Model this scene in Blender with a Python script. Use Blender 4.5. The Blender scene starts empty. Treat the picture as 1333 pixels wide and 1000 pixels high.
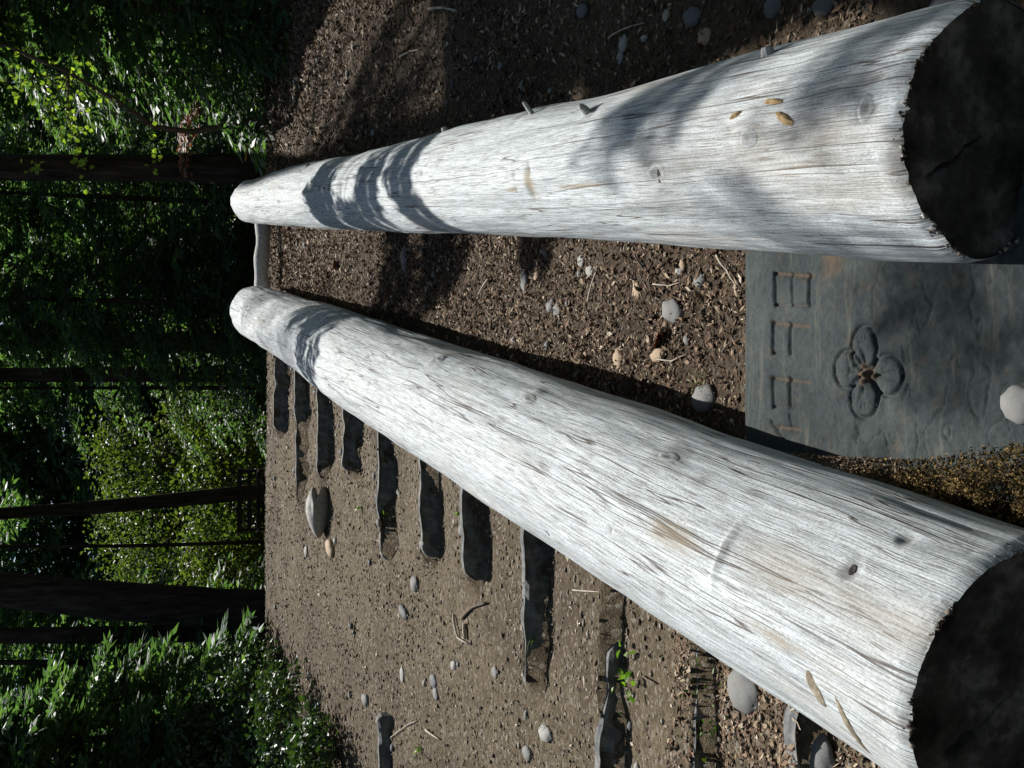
import bpy, math, random
import numpy as np
from mathutils import Vector, Matrix
R_ = math.radians
rng = np.random.default_rng(7); random.seed(7)
scn = bpy.context.scene; COL = scn.collection

# ---------------------------------------------------------------- camera (a portrait shot stored on its side: picture-left is up)
EYE = np.array([0, 0, 1.40]); FPX = 1325.0; PITCH = R_(14.4)
FW = np.array([0, math.cos(PITCH), -math.sin(PITCH)]); UP = np.array([0, math.sin(PITCH), math.cos(PITCH)]); RT = np.array([1., 0, 0])
cd = bpy.data.cameras.new('camera'); cam = bpy.data.objects.new('camera', cd); COL.objects.link(cam); scn.camera = cam
cd.sensor_width = 36; cd.lens = 36 * FPX / 1333; cd.clip_end = 500; cd.clip_start = .05
m = Matrix.Identity(4)
for i in range(3):
    m[i][0] = -UP[i]; m[i][1] = RT[i]; m[i][2] = -FW[i]; m[i][3] = EYE[i]
cam.matrix_world = m

# ---------------------------------------------------------------- sky and sun
SUN_AZ, SUN_EL = R_(7), R_(54)          # azimuth from +Y towards +X
S = np.array([math.sin(SUN_AZ) * math.cos(SUN_EL), math.cos(SUN_AZ) * math.cos(SUN_EL), math.sin(SUN_EL)])
w = bpy.data.worlds.new('World'); scn.world = w; w.use_nodes = True
nt = w.node_tree; bg = nt.nodes['Background']; sk = nt.nodes.new('ShaderNodeTexSky')
sk.sky_type = 'NISHITA'; sk.sun_disc = False; sk.sun_elevation = SUN_EL; sk.sun_rotation = SUN_AZ
nt.links.new(sk.outputs[0], bg.inputs[0]); bg.inputs[1].default_value = 0.06
ld = bpy.data.lights.new('sun', 'SUN'); ld.energy = 5.0; ld.angle = R_(.5); ld.color = (1, .975, .935)
lo = bpy.data.objects.new('sun', ld); COL.objects.link(lo)
lo.rotation_euler = Vector(-S).to_track_quat('-Z', 'Y').to_euler(); lo.location = (-4, 6, 20)
scn.view_settings.view_transform = 'Standard'; scn.view_settings.look = 'None'; scn.view_settings.exposure = 0.8; scn.view_settings.gamma = 1

# ---------------------------------------------------------------- helpers
def tag(o, label=None, cat=None, group=None, kind=None):
    for k, v in (('label', label), ('category', cat), ('group', group), ('kind', kind)):
        if v: o[k] = v
    return o
def mesh(name, V, F, mat=None, parent=None, smooth=False, uv=None, attr=None):
    V = np.ascontiguousarray(V, dtype=np.float32).reshape(-1, 3)
    me = bpy.data.meshes.new(name)
    if isinstance(F, np.ndarray):
        n, k = F.shape; me.vertices.add(len(V)); me.vertices.foreach_set('co', V.ravel())
        me.loops.add(n * k); me.loops.foreach_set('vertex_index', F.astype(np.int32).ravel())
        me.polygons.add(n); me.polygons.foreach_set('loop_start', np.arange(0, n * k, k, dtype=np.int32))
        me.update(calc_edges=True)
    else:
        me.from_pydata(V.tolist(), [], F)
    if smooth: me.polygons.foreach_set('use_smooth', np.ones(len(me.polygons), bool))
    if uv is not None:
        l = me.uv_layers.new(name='UVMap'); idx = np.empty(len(me.loops), np.int32); me.loops.foreach_get('vertex_index', idx)
        l.data.foreach_set('uv', np.asarray(uv, np.float32)[idx].ravel())
    if attr:
        for k, a in attr.items():
            at = me.attributes.new(k, 'FLOAT', 'POINT'); at.data.foreach_set('value', np.asarray(a, np.float32))
    if mat: me.materials.append(mat)
    me.update()
    o = bpy.data.objects.new(name, me); COL.objects.link(o)
    if parent: o.parent = parent
    return o
def empty(name, loc=(0, 0, 0)):
    o = bpy.data.objects.new(name, None); COL.objects.link(o); o.location = [float(c) for c in loc]; o.empty_display_size = .1; return o
def child(name, V, F, mat, par, **k):              # V in world space, parent an unrotated empty
    return mesh(name, np.asarray(V, float).reshape(-1, 3) - np.array(par.location), F, mat, par, **k)
def unit(v): v = np.asarray(v, float); return v / np.linalg.norm(v)
def vnoise2(x, y, seed=0):                          # smooth value noise, vectorised
    xi = np.floor(x).astype(np.int64); yi = np.floor(y).astype(np.int64); fx = x - xi; fy = y - yi
    def h(a, b):
        n = (a * 374761393 + b * 668265263 + seed * 1442695) & 0xffffffff
        n = ((n ^ (n >> 13)) * 1274126177) & 0xffffffff; n = n ^ (n >> 16)
        return (n & 0xffff) / 65535.0
    sx = fx * fx * (3 - 2 * fx); sy = fy * fy * (3 - 2 * fy)
    return (h(xi, yi) * (1 - sx) + h(xi + 1, yi) * sx) * (1 - sy) + (h(xi, yi + 1) * (1 - sx) + h(xi + 1, yi + 1) * sx) * sy
def fbm(x, y, o=4, seed=0):
    s = 0; a = .5
    for i in range(o): s = s + a * (vnoise2(x, y, seed + i * 17) - .5); x = x * 2.03 + 5.1; y = y * 2.03 + 1.7; a *= .55
    return s
def sstep(a, b, x): t = np.clip((x - a) / (b - a), 0, 1); return t * t * (3 - 2 * t)

class G:                                            # node graph helper
    def __init__(s, name, rough=.8, spec=.3):
        s.m = bpy.data.materials.new(name); s.m.use_nodes = True; s.t = s.m.node_tree; s.b = s.t.nodes['Principled BSDF']
        s.b.inputs['Roughness'].default_value = rough; s.b.inputs['Specular IOR Level'].default_value = spec
    def n(s, ty, **k):
        nd = s.t.nodes.new('ShaderNode' + ty)
        for a, v in k.items():
            if a.startswith('i_'):
                key = a[2:]; key = int(key) if key.isdigit() else key.replace('_', ' ')
                if isinstance(v, bpy.types.NodeSocket): s.t.links.new(v, nd.inputs[key])
                else: nd.inputs[key].default_value = v
            else: setattr(nd, a, v)
        return nd
    def l(s, a, b): s.t.links.new(a, b)
    def noise(s, vec, scale, detail=4, rough=.55, dist=0):
        nd = s.n('TexNoise'); nd.inputs['Scale'].default_value = scale; nd.inputs['Detail'].default_value = detail
        nd.inputs['Roughness'].default_value = rough; nd.inputs['Distortion'].default_value = dist
        if vec is not None: s.l(vec, nd.inputs['Vector'])
        return nd.outputs[0]
    def ramp(s, fac, stops, interp='LINEAR'):
        r = s.n('ValToRGB'); cr = r.color_ramp; cr.interpolation = interp
        while len(cr.elements) < len(stops): cr.elements.new(.5)
        for e, (p, c) in zip(cr.elements, stops):
            e.position = p; e.color = (*c, 1) if isinstance(c, tuple) else (c, c, c, 1)
        s.l(fac, r.inputs[0]); return r.outputs[0]
    def mix(s, fac, a, b, mode='MIX'):
        x = s.n('Mix', data_type='RGBA', blend_type=mode)
        for sock, v in ((x.inputs[0], fac), (x.inputs[6], a), (x.inputs[7], b)):
            if isinstance(v, bpy.types.NodeSocket): s.l(v, sock)
            else: sock.default_value = v if not isinstance(v, tuple) else (*v, 1)
        return x.outputs[2]
    def math(s, op, a, b=0.0, c=0.0):
        x = s.n('Math', operation=op)
        for sock, v in zip(x.inputs, (a, b, c)):
            if isinstance(v, bpy.types.NodeSocket): s.l(v, sock)
            else: sock.default_value = v
        return x.outputs[0]
    def mapping(s, vec, scale): return s.n('Mapping', i_Vector=vec, i_Scale=scale).outputs[0]
    def obj(s): return s.n('TexCoord').outputs['Object']
    def uv(s): return s.n('TexCoord').outputs['UV']
    def col(s, c): s.l(c, s.b.inputs['Base Color']); return s
    def bump(s, h, strength=.5, dist=.01):
        b = s.n('Bump', i_Height=h); b.inputs['Strength'].default_value = strength; b.inputs['Distance'].default_value = dist
        s.l(b.outputs[0], s.b.inputs['Normal']); return s

# ---------------------------------------------------------------- materials
M = {}
def mat_wood():
    g = G('weathered_wood', .75, .25); uv = g.uv()
    warp = g.noise(g.mapping(uv, (1.2, 4, 1)), 1.0, 3)
    sep = g.n('SeparateXYZ', i_Vector=uv)
    vy = g.math('ADD', sep.outputs[1], g.math('MULTIPLY', warp, .035))
    v2 = g.n('CombineXYZ', i_0=sep.outputs[0], i_1=vy).outputs[0]
    grain = g.noise(g.mapping(v2, (2.6, 120, 1)), 1.0, 7, .66)
    fine = g.noise(g.mapping(v2, (11, 420, 1)), 1.0, 3, .6)
    patch = g.noise(g.mapping(uv, (1.6, 5, 1)), 1.0, 5, .6)
    mott = g.noise(g.mapping(uv, (9, 30, 1)), 1.0, 8, .75)
    c = g.ramp(grain, [(.28, (.20, .215, .217)), (.43, (.37, .40, .405)), (.62, (.51, .55, .557))])
    c = g.mix(g.ramp(fine, [(.40, .95), (.49, 0.0)]), c, (.17, .168, .16))
    grit = g.noise(g.mapping(uv, (120, 260, 1)), 1.0, 3, .7); c = g.mix(g.ramp(grit, [(.36, .7), (.46, 0.0)]), c, (.20, .20, .195)); c = g.mix(g.ramp(grit, [(.56, 0.0), (.66, .6)]), c, (.62, .63, .63))
    c = g.mix(g.ramp(patch, [(.54, 0.0), (.76, .5)]), c, (.40, .35, .28))
    c = g.mix(g.ramp(mott, [(.54, 0.0), (.66, .42)]), c, (.25, .26, .26))
    # long drying checks: contour lines of stretched noise
    def crack(sc, wd, thr):
        n = g.noise(g.mapping(v2, sc), 1.0, 3, .5)
        d = g.math('ABSOLUTE', g.math('SUBTRACT', n, .5))
        line = g.ramp(d, [(wd * .35, 1.0), (wd, 0.0)])
        gate = g.ramp(g.noise(g.mapping(uv, (sc[0] * 1.3, sc[1] * .5, 3)), 1.0, 2), [(thr, 0.0), (thr + .06, 1.0)])
        return g.math('MULTIPLY', line, gate)
    k1 = crack((.40, 15, 1), .0065, .36); k2 = crack((1.1, 34, 7), .011, .49); k3 = crack((2.6, 70, 3), .014, .52)
    k = g.math('MAXIMUM', g.math('MAXIMUM', k1, g.math('MULTIPLY', k2, .45)), g.math('MULTIPLY', k3, .35))
    c = g.mix(g.math('MULTIPLY', k, .93), c, (.055, .036, .026))
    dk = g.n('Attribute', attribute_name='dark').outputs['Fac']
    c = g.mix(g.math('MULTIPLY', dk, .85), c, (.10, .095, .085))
    tn = g.n('Attribute', attribute_name='tan').outputs['Fac']
    c = g.mix(tn, c, (.20, .15, .085))
    g.col(c)
    h = g.math('SUBTRACT', g.math('ADD', g.math('MULTIPLY', grain, .6), g.math('MULTIPLY', fine, .25)), g.math('MULTIPLY', k, .9))
    return g.bump(h, .6, .004).m
def simple(name, stops, scale, rough=.85, bump=.4, dist=.01, island=False, spec=.25, detail=5):
    g = G(name, rough, spec); f = g.noise(g.obj(), scale, detail, .6)
    if island:
        r = g.n('NewGeometry').outputs['Random Per Island']; c = g.ramp(r, stops)
        c = g.mix(.35, c, g.ramp(f, [(.3, .25), (.7, 1.0)]), 'MULTIPLY')
    else: c = g.ramp(f, stops)
    g.col(c)
    if bump: g.bump(f, bump, dist)
    return g.m
def leafmat(name, stops, rough=.38, trans=.3, tcol=None, spec=.5):
    g = G(name, rough, spec); r = g.n('NewGeometry').outputs['Random Per Island']; c = g.ramp(r, stops); g.col(c)
    tr = g.n('BsdfTranslucent'); g.l(g.mix(1.0, c, tcol or (1.6, 1.9, .55), 'MULTIPLY'), tr.inputs[0])
    mx = g.n('MixShader'); mx.inputs[0].default_value = trans
    g.l(g.b.outputs[0], mx.inputs[1]); g.l(tr.outputs[0], mx.inputs[2]); g.l(mx.outputs[0], g.t.nodes['Material Output'].inputs[0]); return g.m
M['wood'] = mat_wood()
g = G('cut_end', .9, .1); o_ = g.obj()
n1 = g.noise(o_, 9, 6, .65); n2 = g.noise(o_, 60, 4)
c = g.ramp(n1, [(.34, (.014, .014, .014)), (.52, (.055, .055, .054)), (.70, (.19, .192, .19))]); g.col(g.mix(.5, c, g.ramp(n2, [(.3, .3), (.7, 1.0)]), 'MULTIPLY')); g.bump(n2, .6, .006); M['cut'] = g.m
M['frayed'] = simple('frayed_wood', [(.35, (.03, .024, .018)), (.5, (.16, .13, .10)), (.66, (.42, .39, .34))], 70, .9, .9, .01)
M['knot'] = simple('knot_wood', [(.3, (.20, .19, .18)), (.55, (.36, .355, .34)), (.75, (.48, .475, .455))], 60, .85, .6, .005)
M['pit'] = simple('knot_pit', [(.3, (.012, .01, .01)), (.7, (.04, .035, .03))], 60)
M['scar'] = simple('bark_scar', [(.3, (.10, .08, .055)), (.5, (.20, .165, .115)), (.7, (.34, .30, .23))], 60, .9, .6, .004)
M['sliver'] = simple('bark_sliver', [(.3, (.20, .12, .05)), (.6, (.45, .31, .15))], 50, .8, .5, .004)
# ground: packed dirt; the same grains everywhere, litter lies on it as geometry
g = G('dirt', .95, .15); o_ = g.obj()
n1 = g.noise(o_, 1.3, 5, .6); n2 = g.noise(o_, 38, 6, .7); n3 = g.noise(o_, 190, 3, .6)
v1 = g.n('TexVoronoi', i_Vector=o_, i_Scale=75.0)
c = g.ramp(n2, [(.27, (.042, .031, .019)), (.45, (.105, .081, .051)), (.60, (.160, .127, .083)), (.78, (.24, .20, .14))])
c = g.mix(g.ramp(n1, [(.36, .7), (.56, 0.0)]), c, (.070, .051, .034))
c = g.mix(g.ramp(g.math('MULTIPLY', g.n('SeparateXYZ', i_Vector=v1.outputs['Color']).outputs[0], 1.0), [(.86, 0.0), (.9, .6)]), c, (.27, .24, .20))
lt = g.n('Attribute', attribute_name='litter').outputs['Fac']
c = g.mix(g.math('MULTIPLY', lt, .75), c, g.ramp(n2, [(.3, (.018, .012, .008)), (.6, (.06, .038, .024)), (.8, (.11, .075, .05))]))
g.col(c); g.bump(g.math('ADD', n2, g.math('MULTIPLY', n3, .5)), 1.0, .02); M['dirt'] = g.m
M['slate'] = None
g = G('slate', .85, .12); o_ = g.obj()
n1 = g.noise(o_, 5, 6, .65); n2 = g.noise(o_, 70, 6, .7); n3 = g.noise(g.mapping(o_, (4, 45, 4)), 1.0, 4, .6); n4 = g.noise(o_, 16, 5, .7)
c = g.ramp(n1, [(.3, (.022, .028, .029)), (.52, (.043, .053, .052)), (.75, (.074, .083, .077))])
c = g.mix(.5, c, g.ramp(n2, [(.3, .35), (.7, 1.15)]), 'MULTIPLY')
c = g.mix(g.ramp(n3, [(.58, 0.0), (.75, .40)]), c, (.13, .125, .10))
c = g.mix(g.ramp(n4, [(.56, 0.0), (.70, .45)]), c, (.10, .075, .05))
rs = g.n('Attribute', attribute_name='rust').outputs['Fac']; c = g.mix(g.math('MULTIPLY', rs, .8), c, (.105, .068, .04))
g.col(c); g.bump(g.math('ADD', n2, g.math('MULTIPLY', n4, .8)), .55, .006); M['slate'] = g.m
M['riser'] = simple('step_stone', [(.3, (.045, .048, .050)), (.5, (.10, .103, .10)), (.72, (.20, .195, .18))], 22, .85, .7, .01)
M['pebble_grey'] = simple('pebble_grey', [(.3, (.09, .092, .088)), (.55, (.16, .158, .148)), (.75, (.24, .235, .215))], 30, .75, .2, .004)
M['pebble_pale'] = simple('pebble_pale', [(.3, (.17, .162, .145)), (.55, (.27, .26, .235)), (.75, (.37, .355, .32))], 30, .75, .2, .004)
M['pebble_tan'] = simple('pebble_tan', [(.3, (.22, .15, .095)), (.7, (.36, .27, .18))], 30, .75, .2, .004)
M['pebble_dark'] = simple('pebble_dark', [(.3, (.055, .06, .065)), (.7, (.12, .12, .12))], 30, .7, .2, .004)
M['gravel'] = simple('gravel', [(0, (.06, .052, .04)), (.4, (.13, .108, .078)), (.75, (.21, .178, .132)), (1, (.35, .31, .25))], 30, .85, 0, island=True)
M['litter'] = simple('leaf_litter', [(0, (.035, .022, .014)), (.35, (.11, .06, .034)), (.65, (.19, .12, .07)), (.88, (.30, .22, .14)), (1, (.46, .39, .29))], 20, .8, 0, island=True)
M['chips'] = simple('dry_chips', [(0, (.05, .035, .024)), (.4, (.13, .095, .065)), (.8, (.24, .19, .135)), (1, (.42, .36, .28))], 20, .85, 0, island=True)
M['crumb'] = simple('wood_crumbs', [(0, (.025, .02, .015)), (.4, (.12, .095, .07)), (.75, (.26, .225, .18)), (1, (.48, .45, .40))], 40, .9, 0, island=True)
M['twig'] = simple('twig', [(.3, (.20, .17, .135)), (.7, (.42, .37, .30))], 25, .8, .3, .003)
M['twig_dark'] = simple('twig_dark', [(.3, (.05, .037, .027)), (.7, (.12, .09, .065))], 25, .85, .3, .003)
M['dead_leaf'] = simple('dead_leaf', [(.3, (.10, .035, .018)), (.7, (.22, .085, .04))], 20, .7, .2, .003)
g = G('bark', .95, .1); o_ = g.obj(); n = g.noise(g.mapping(o_, (14, 14, 2.2)), 1.0, 6, .65)
g.col(g.ramp(n, [(.3, (.012, .009, .007)), (.5, (.045, .033, .025)), (.75, (.095, .072, .055))])); g.bump(n, 1.0, .03); M['bark'] = g.m
M['bench'] = simple('bench_timber', [(.3, (.022, .017, .013)), (.7, (.05, .038, .03))], 15, .75, .3, .005)
M['tape'] = simple('tape', [(.3, (.75, .32, .03)), (.7, (.85, .42, .06))], 10, .5, 0)
M['needle'] = leafmat('conifer_spray', [(0, (.034, .066, .042)), (.5, (.056, .102, .058)), (.85, (.075, .128, .068)), (1, (.11, .16, .08))], .50, .45, spec=.30)
M['broad'] = leafmat('broad_leaf', [(0, (.042, .062, .018)), (.6, (.060, .084, .024)), (1, (.095, .115, .036))], .45, .45, spec=.3)
M['maple'] = leafmat('maple_leaf', [(0, (.10, .15, .03)), (1, (.20, .25, .06))], .45, .6, spec=.3)
M['shrub'] = leafmat('shrub_leaf', [(0, (.02, .045, .018)), (.6, (.035, .065, .024)), (1, (.06, .09, .03))], .42, .2, spec=.35)
M['brownneedle'] = leafmat('dead_spray', [(0, (.10, .035, .015)), (1, (.20, .08, .03))], .6, .3, (1.2, 1, .8))
M['moss'] = simple('moss', [(0, (.025, .018, .008)), (.4, (.09, .058, .018)), (.75, (.16, .10, .028)), (1, (.26, .17, .06))], 30, .9, 0, island=True)
M['drymoss'] = simple('dry_moss', [(0, (.08, .055, .035)), (.5, (.17, .12, .08)), (1, (.30, .23, .16))], 30, .9, 0, island=True)
M['greenmoss'] = leafmat('green_moss', [(0, (.04, .075, .012)), (1, (.09, .14, .025))], .6, .2)
M['grass'] = leafmat('grass_blade', [(0, (.06, .12, .02)), (1, (.13, .20, .04))], .4, .4)

# ---------------------------------------------------------------- the lie of the land
GR = .1623
SL, YAW = .1591, .149
LD = np.array([math.sin(YAW) * math.cos(SL), math.cos(YAW) * math.cos(SL), math.sin(SL)])
LA = unit(np.cross(LD, [0, 0, 1])); LB = np.cross(LA, LD)
LOGS = {'L': dict(P=np.array([-.4366, 1.7, .2472]), r=.2478, k=.1195, t0=-.335, t1=7.05, seed=3),
        'R': dict(P=np.array([.4614, 1.7, .2149]), r=.2155, k=.1191, t0=-.235, t1=7.5, seed=11)}
def xlog(n, y): L = LOGS[n]; return L['P'][0] + (y - 1.7) * LD[0] / LD[1]
def ray(x, y): return FW + RT * ((500 - y) / FPX) + UP * ((666.5 - x) / FPX)
def on_ramp(x, y, off=0.0):
    d = ray(x, y); t = (off - GR * 1.7 - EYE[2]) / (d[2] - GR * d[1]); return EYE + d * t
SH = .115                                          # riser height
RISERS = [  # picture x of the top edge, picture y of right and left end
    (357, 455, 560), (385, 480, 652), (413, 495, 622), (446, 520, 612), (493, 552, 727), (548, 590, 722),
    (605, 625, 752), (681, 690, 887), (785, 843, 1020), (905, 840, 1040), (1040, 930, 1100)]
RY = []; RX = []
for (px, ya, yb) in RISERS:
    a = on_ramp(px, ya, SH * .5); b = on_ramp(px, yb, SH * .5); RY.append(a[1]); RX.append((b[0], a[0]))
RY = np.array(RY); ordr = np.argsort(RY); RYs = RY[ordr]; RXL = np.array([RX[i][0] for i in ordr])
def H(x, y, bumps=True):
    x = np.asarray(x, float); y = np.asarray(y, float)
    ramp = GR * (y - 1.7); top = 1.255 - .055 * np.clip(y - 9.6, 0, 10)
    k = .06; h = np.clip(.5 + .5 * (top - ramp) / k, 0, 1); z = top * (1 - h) + ramp * h - k * h * (1 - h)
    z = np.maximum(z, -.35)
    # stair saw between the risers, left of the left log
    i = np.clip(np.searchsorted(RYs, y) - 1, 0, len(RYs) - 2); y0 = RYs[i]; y1 = RYs[i + 1]
    f = np.clip((y - y0) / (y1 - y0), 0, 1)
    saw = SH * .5 - f * GR * (y1 - y0) * .92
    saw = np.where((y < RYs[0]) | (y > RYs[-1] + .3), 0, saw)
    saw = np.where(y > RYs[-1], SH * .5 * np.clip(1 - (y - RYs[-1]) / .3, 0, 1), saw)
    xl = np.interp(y, RYs, RXL)
    msk = sstep(-.09, .03, x - xl + .12 * fbm(x * 6, y * 6, 2, 61)) * sstep(.10, -.10, x - xlog('L', y))
    foot = (.35 + .65 * sstep(3.2, 3.9, y)) * sstep(.60, 1.0, f) * np.clip(.015 + .13 * fbm(x * 4.5, y * 2.5, 3, 71), 0, .045); z = z + (saw + foot * ((y > RYs[0]) & (y < RYs[-1]))) * msk
    # soil banked against the logs
    for n, wd in (('L', .30), ('R', .27)):
        dd = np.abs(x - xlog(n, y)); z = z + .018 * np.exp(-(dd / wd) ** 4) * sstep(1.2, 1.6, y) * sstep(9.4, 9, y)
    if bumps:
        near = sstep(30, 12, y)
        z = z + .05 * fbm(x * .7, y * .7, 3, 5) * near + .032 * fbm(x * 5, y * 5, 5, 9) * near + .010 * fbm(x * 24, y * 24, 3, 19) * sstep(12, 9, y)
        z = z + .35 * fbm(x * .15, y * .15, 3, 31) * sstep(10, 18, y)
    return z
def on_ground(x, y, off=0.0):
    d = ray(x, y); t = np.linspace(1.0, 30, 6000); P = EYE + t[:, None] * d
    below = P[:, 2] < H(P[:, 0], P[:, 1]) + off
    i = int(np.argmax(below)) if below.any() else len(t) - 1
    return P[i]
def at(x, y, dist):                                # the point on a pixel's ray at forward distance dist
    d = ray(x, y); return EYE + d * (dist / d[1])

# ground: one sheet, fine where the path and logs are
def axis(lo, a, b, hi, fine, n):
    l = a - (a - lo) * (np.linspace(1, 0, n, endpoint=False) ** 2.2); r = b + (hi - b) * (np.linspace(0, 1, n + 1)[1:] ** 2.2)
    return np.concatenate([l, np.arange(a, b, fine), [b], r])
gx = axis(-120, -3.6, 3.6, 120, .024, 36); gy = axis(-60, .7, 10.4, 200, .026, 36)
X, Y = np.meshgrid(gx, gy); Z = H(X, Y)
idx = np.arange(X.size).reshape(X.shape)
Fq = np.stack([idx[:-1, :-1], idx[:-1, 1:], idx[1:, 1:], idx[1:, :-1]], -1).reshape(-1, 4)
lit = np.clip(sstep(-.05, .08, X - xlog('L', Y)) * (.75 + .8 * fbm(X * 3, Y * 3, 3, 77)) + sstep(9.5, 12, Y) + .4 * sstep(-1.6, -2.4, X), 0, 1)
ground = mesh('ground', np.stack([X, Y, Z], -1), Fq, M['dirt'], smooth=True, attr={'litter': lit.ravel()}); tag(ground, kind='structure')

# ---------------------------------------------------------------- logs
def log_r(L, t): return L['r'] * (1 - L['k'] * t / 7)
def log_hit(n, x, y):
    L = LOGS[n]; d = unit(ray(x, y)); s = np.linspace(.6, 13, 12000); P = EYE + s[:, None] * d
    q = P - L['P']; t = q @ LD; rad = np.linalg.norm(q - t[:, None] * LD, axis=1)
    ok = rad < log_r(L, t); i = int(np.argmax(ok)) if ok.any() else int(np.argmin(rad - log_r(L, t)))
    c = L['P'] + t[i] * LD; nrm = unit(P[i] - c); th = math.atan2(nrm @ LB, nrm @ LA)
    return t[i], th, c + nrm * log_r(L, t[i]), nrm
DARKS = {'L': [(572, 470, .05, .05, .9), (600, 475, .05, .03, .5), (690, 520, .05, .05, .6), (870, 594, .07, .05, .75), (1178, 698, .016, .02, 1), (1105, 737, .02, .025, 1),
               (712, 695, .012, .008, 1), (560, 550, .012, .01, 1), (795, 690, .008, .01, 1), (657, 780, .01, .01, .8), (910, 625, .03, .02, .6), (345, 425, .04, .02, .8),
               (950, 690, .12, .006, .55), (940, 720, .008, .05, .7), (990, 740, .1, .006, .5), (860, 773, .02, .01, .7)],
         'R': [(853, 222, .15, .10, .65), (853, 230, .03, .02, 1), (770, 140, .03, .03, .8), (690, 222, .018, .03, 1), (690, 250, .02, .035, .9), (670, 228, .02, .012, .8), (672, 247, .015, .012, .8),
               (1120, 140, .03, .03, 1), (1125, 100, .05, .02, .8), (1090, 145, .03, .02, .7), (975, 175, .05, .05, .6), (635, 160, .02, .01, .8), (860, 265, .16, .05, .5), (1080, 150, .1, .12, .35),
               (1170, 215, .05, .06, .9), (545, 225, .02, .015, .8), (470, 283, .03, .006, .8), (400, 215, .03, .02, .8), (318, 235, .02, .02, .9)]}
TANS = {'L': [(1020, 745, .16, .05, .35), (880, 700, .10, .03, .5), (1130, 800, .2, .05, .3), (1010, 830, .1, .012, .6)], 'R': [(690, 240, .03, .04, .9), (668, 247, .05, .008, .9), (750, 243, .15, .006, .8), (1010, 200, .3, .08, .3), (1090, 260, .2, .05, .3)]}
def build_log(n, label):
    L = LOGS[n]; root = empty('fallen_log', L['P'] + LD * 3.4 - np.array([0, 0, log_r(L, 3.4)]))
    tag(root, label, 'log', 'pair of bleached logs flanking the slab')
    near = L['t0'] + (L['t1'] - L['t0'] - .16) * (np.linspace(0, 1, 520) ** 1.7)
    capn = np.linspace(0, 1, 14)[1:]
    far0 = L['t1'] - .16; t = np.concatenate([near, far0 + .16 * np.sin(capn * math.pi / 2)])
    shr = np.concatenate([np.ones(len(near)), np.maximum(1 - .42 * (1 - np.sqrt(np.maximum(1 - capn ** 2, 0))) - .0, .02)])
    th = np.linspace(-math.pi / 2, 1.5 * math.pi, 257)                    # seam underneath
    T, TH = np.meshgrid(t, th, indexing='ij')
    sd = L['seed']
    ct, st = np.cos(TH), np.sin(TH)
    und = .035 * fbm(T * .9 + 3, ct * 1.3 + 7 + 0 * T, 3, sd) + .03 * fbm(T * .8, st * 1.3 + 2, 3, sd + 4) + .008 * fbm(T * 3, TH * 6, 3, sd + 8)
    rr = log_r(L, T) + und * 1.1
    rr += .0012 * (fbm(T * 1.3, TH * 55, 2, sd + 20)) + .0008 * fbm(T * 4, TH * 120, 2, sd + 21)
    # drying checks as real grooves
    ck = np.abs(fbm(T * .55, TH * 9 + .5 * np.sin(T * 1.7), 2, sd + 30)); rr -= .002 * np.clip(1 - ck / .004, 0, 1) * (fbm(T * .9, TH * 4, 2, sd + 31) > 0)
    dark = np.zeros_like(T); tan = np.zeros_like(T)
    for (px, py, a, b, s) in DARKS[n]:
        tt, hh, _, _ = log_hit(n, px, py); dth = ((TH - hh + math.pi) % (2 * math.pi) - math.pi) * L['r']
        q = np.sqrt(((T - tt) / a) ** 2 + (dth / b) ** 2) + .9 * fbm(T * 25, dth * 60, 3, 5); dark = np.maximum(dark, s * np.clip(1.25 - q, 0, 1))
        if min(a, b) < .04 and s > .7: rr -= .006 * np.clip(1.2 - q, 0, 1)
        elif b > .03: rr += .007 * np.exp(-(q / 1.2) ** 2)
    for (px, py, a, b, s) in TANS[n]:
        tt, hh, _, _ = log_hit(n, px, py); dth = ((TH - hh + math.pi) % (2 * math.pi) - math.pi) * L['r']
        q = np.sqrt(((T - tt) / a) ** 2 + (dth / b) ** 2) + 1.2 * fbm(T * 12, dth * 40, 3, 6); tan = np.maximum(tan, s * np.clip(1.3 - q, 0, 1))
    # ragged saw-cut rim
    edge = np.clip(1 - (T - L['t0']) / .035, 0, 1); rag = fbm(TH * 22, T * 60, 3, sd + 40)
    tear = sstep(.02, .12, fbm(TH * 3.1, 0 * T, 2, sd + 41) + .06)
    T2 = T + edge * (.012 * rag * tear + .003 * fbm(TH * 40, 0 * T, 2, sd + 42)); rr += edge * (tear * .010 * rag - .007 * edge)
    dark = np.maximum(dark, np.clip(edge * 1.3 - .35, 0, 1) * tear * (.45 + 1.2 * fbm(TH * 30, T * 80, 2, 4)))
    rr = rr * shr[:, None]; L['grid'] = (t, th, rr)
    V = L['P'] + T2[..., None] * LD + rr[..., None] * (ct[..., None] * LA + st[..., None] * LB)
    idx = np.arange(T.size).reshape(T.shape)
    F = np.stack([idx[:-1, :-1], idx[1:, :-1], idx[1:, 1:], idx[:-1, 1:]], -1).reshape(-1, 4)
    uv = np.stack([T + sd * 3.1, TH * .235], -1).reshape(-1, 2)
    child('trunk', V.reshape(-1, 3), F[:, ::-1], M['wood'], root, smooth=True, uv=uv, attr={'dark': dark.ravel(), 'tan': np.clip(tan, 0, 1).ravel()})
    nc = 800; a_ = rng.uniform(0, 2 * math.pi, nc * 4); a_ = a_[(np.interp(a_, th + math.pi / 2, tear[2]) > .3)][:nc]; nc = len(a_); tt_ = L['t0'] + .03 * rng.random(nc) ** 1.6; rad_ = np.interp(a_, th + math.pi / 2, rr[3]) + .001 - .006 * rng.random(nc)
    cen = L['P'] + tt_[:, None] * LD + rad_[:, None] * (np.cos(a_ - math.pi / 2)[:, None] * LA + np.sin(a_ - math.pi / 2)[:, None] * LB); sz_ = .0012 + .0042 * rng.random(nc) ** 2
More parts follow.
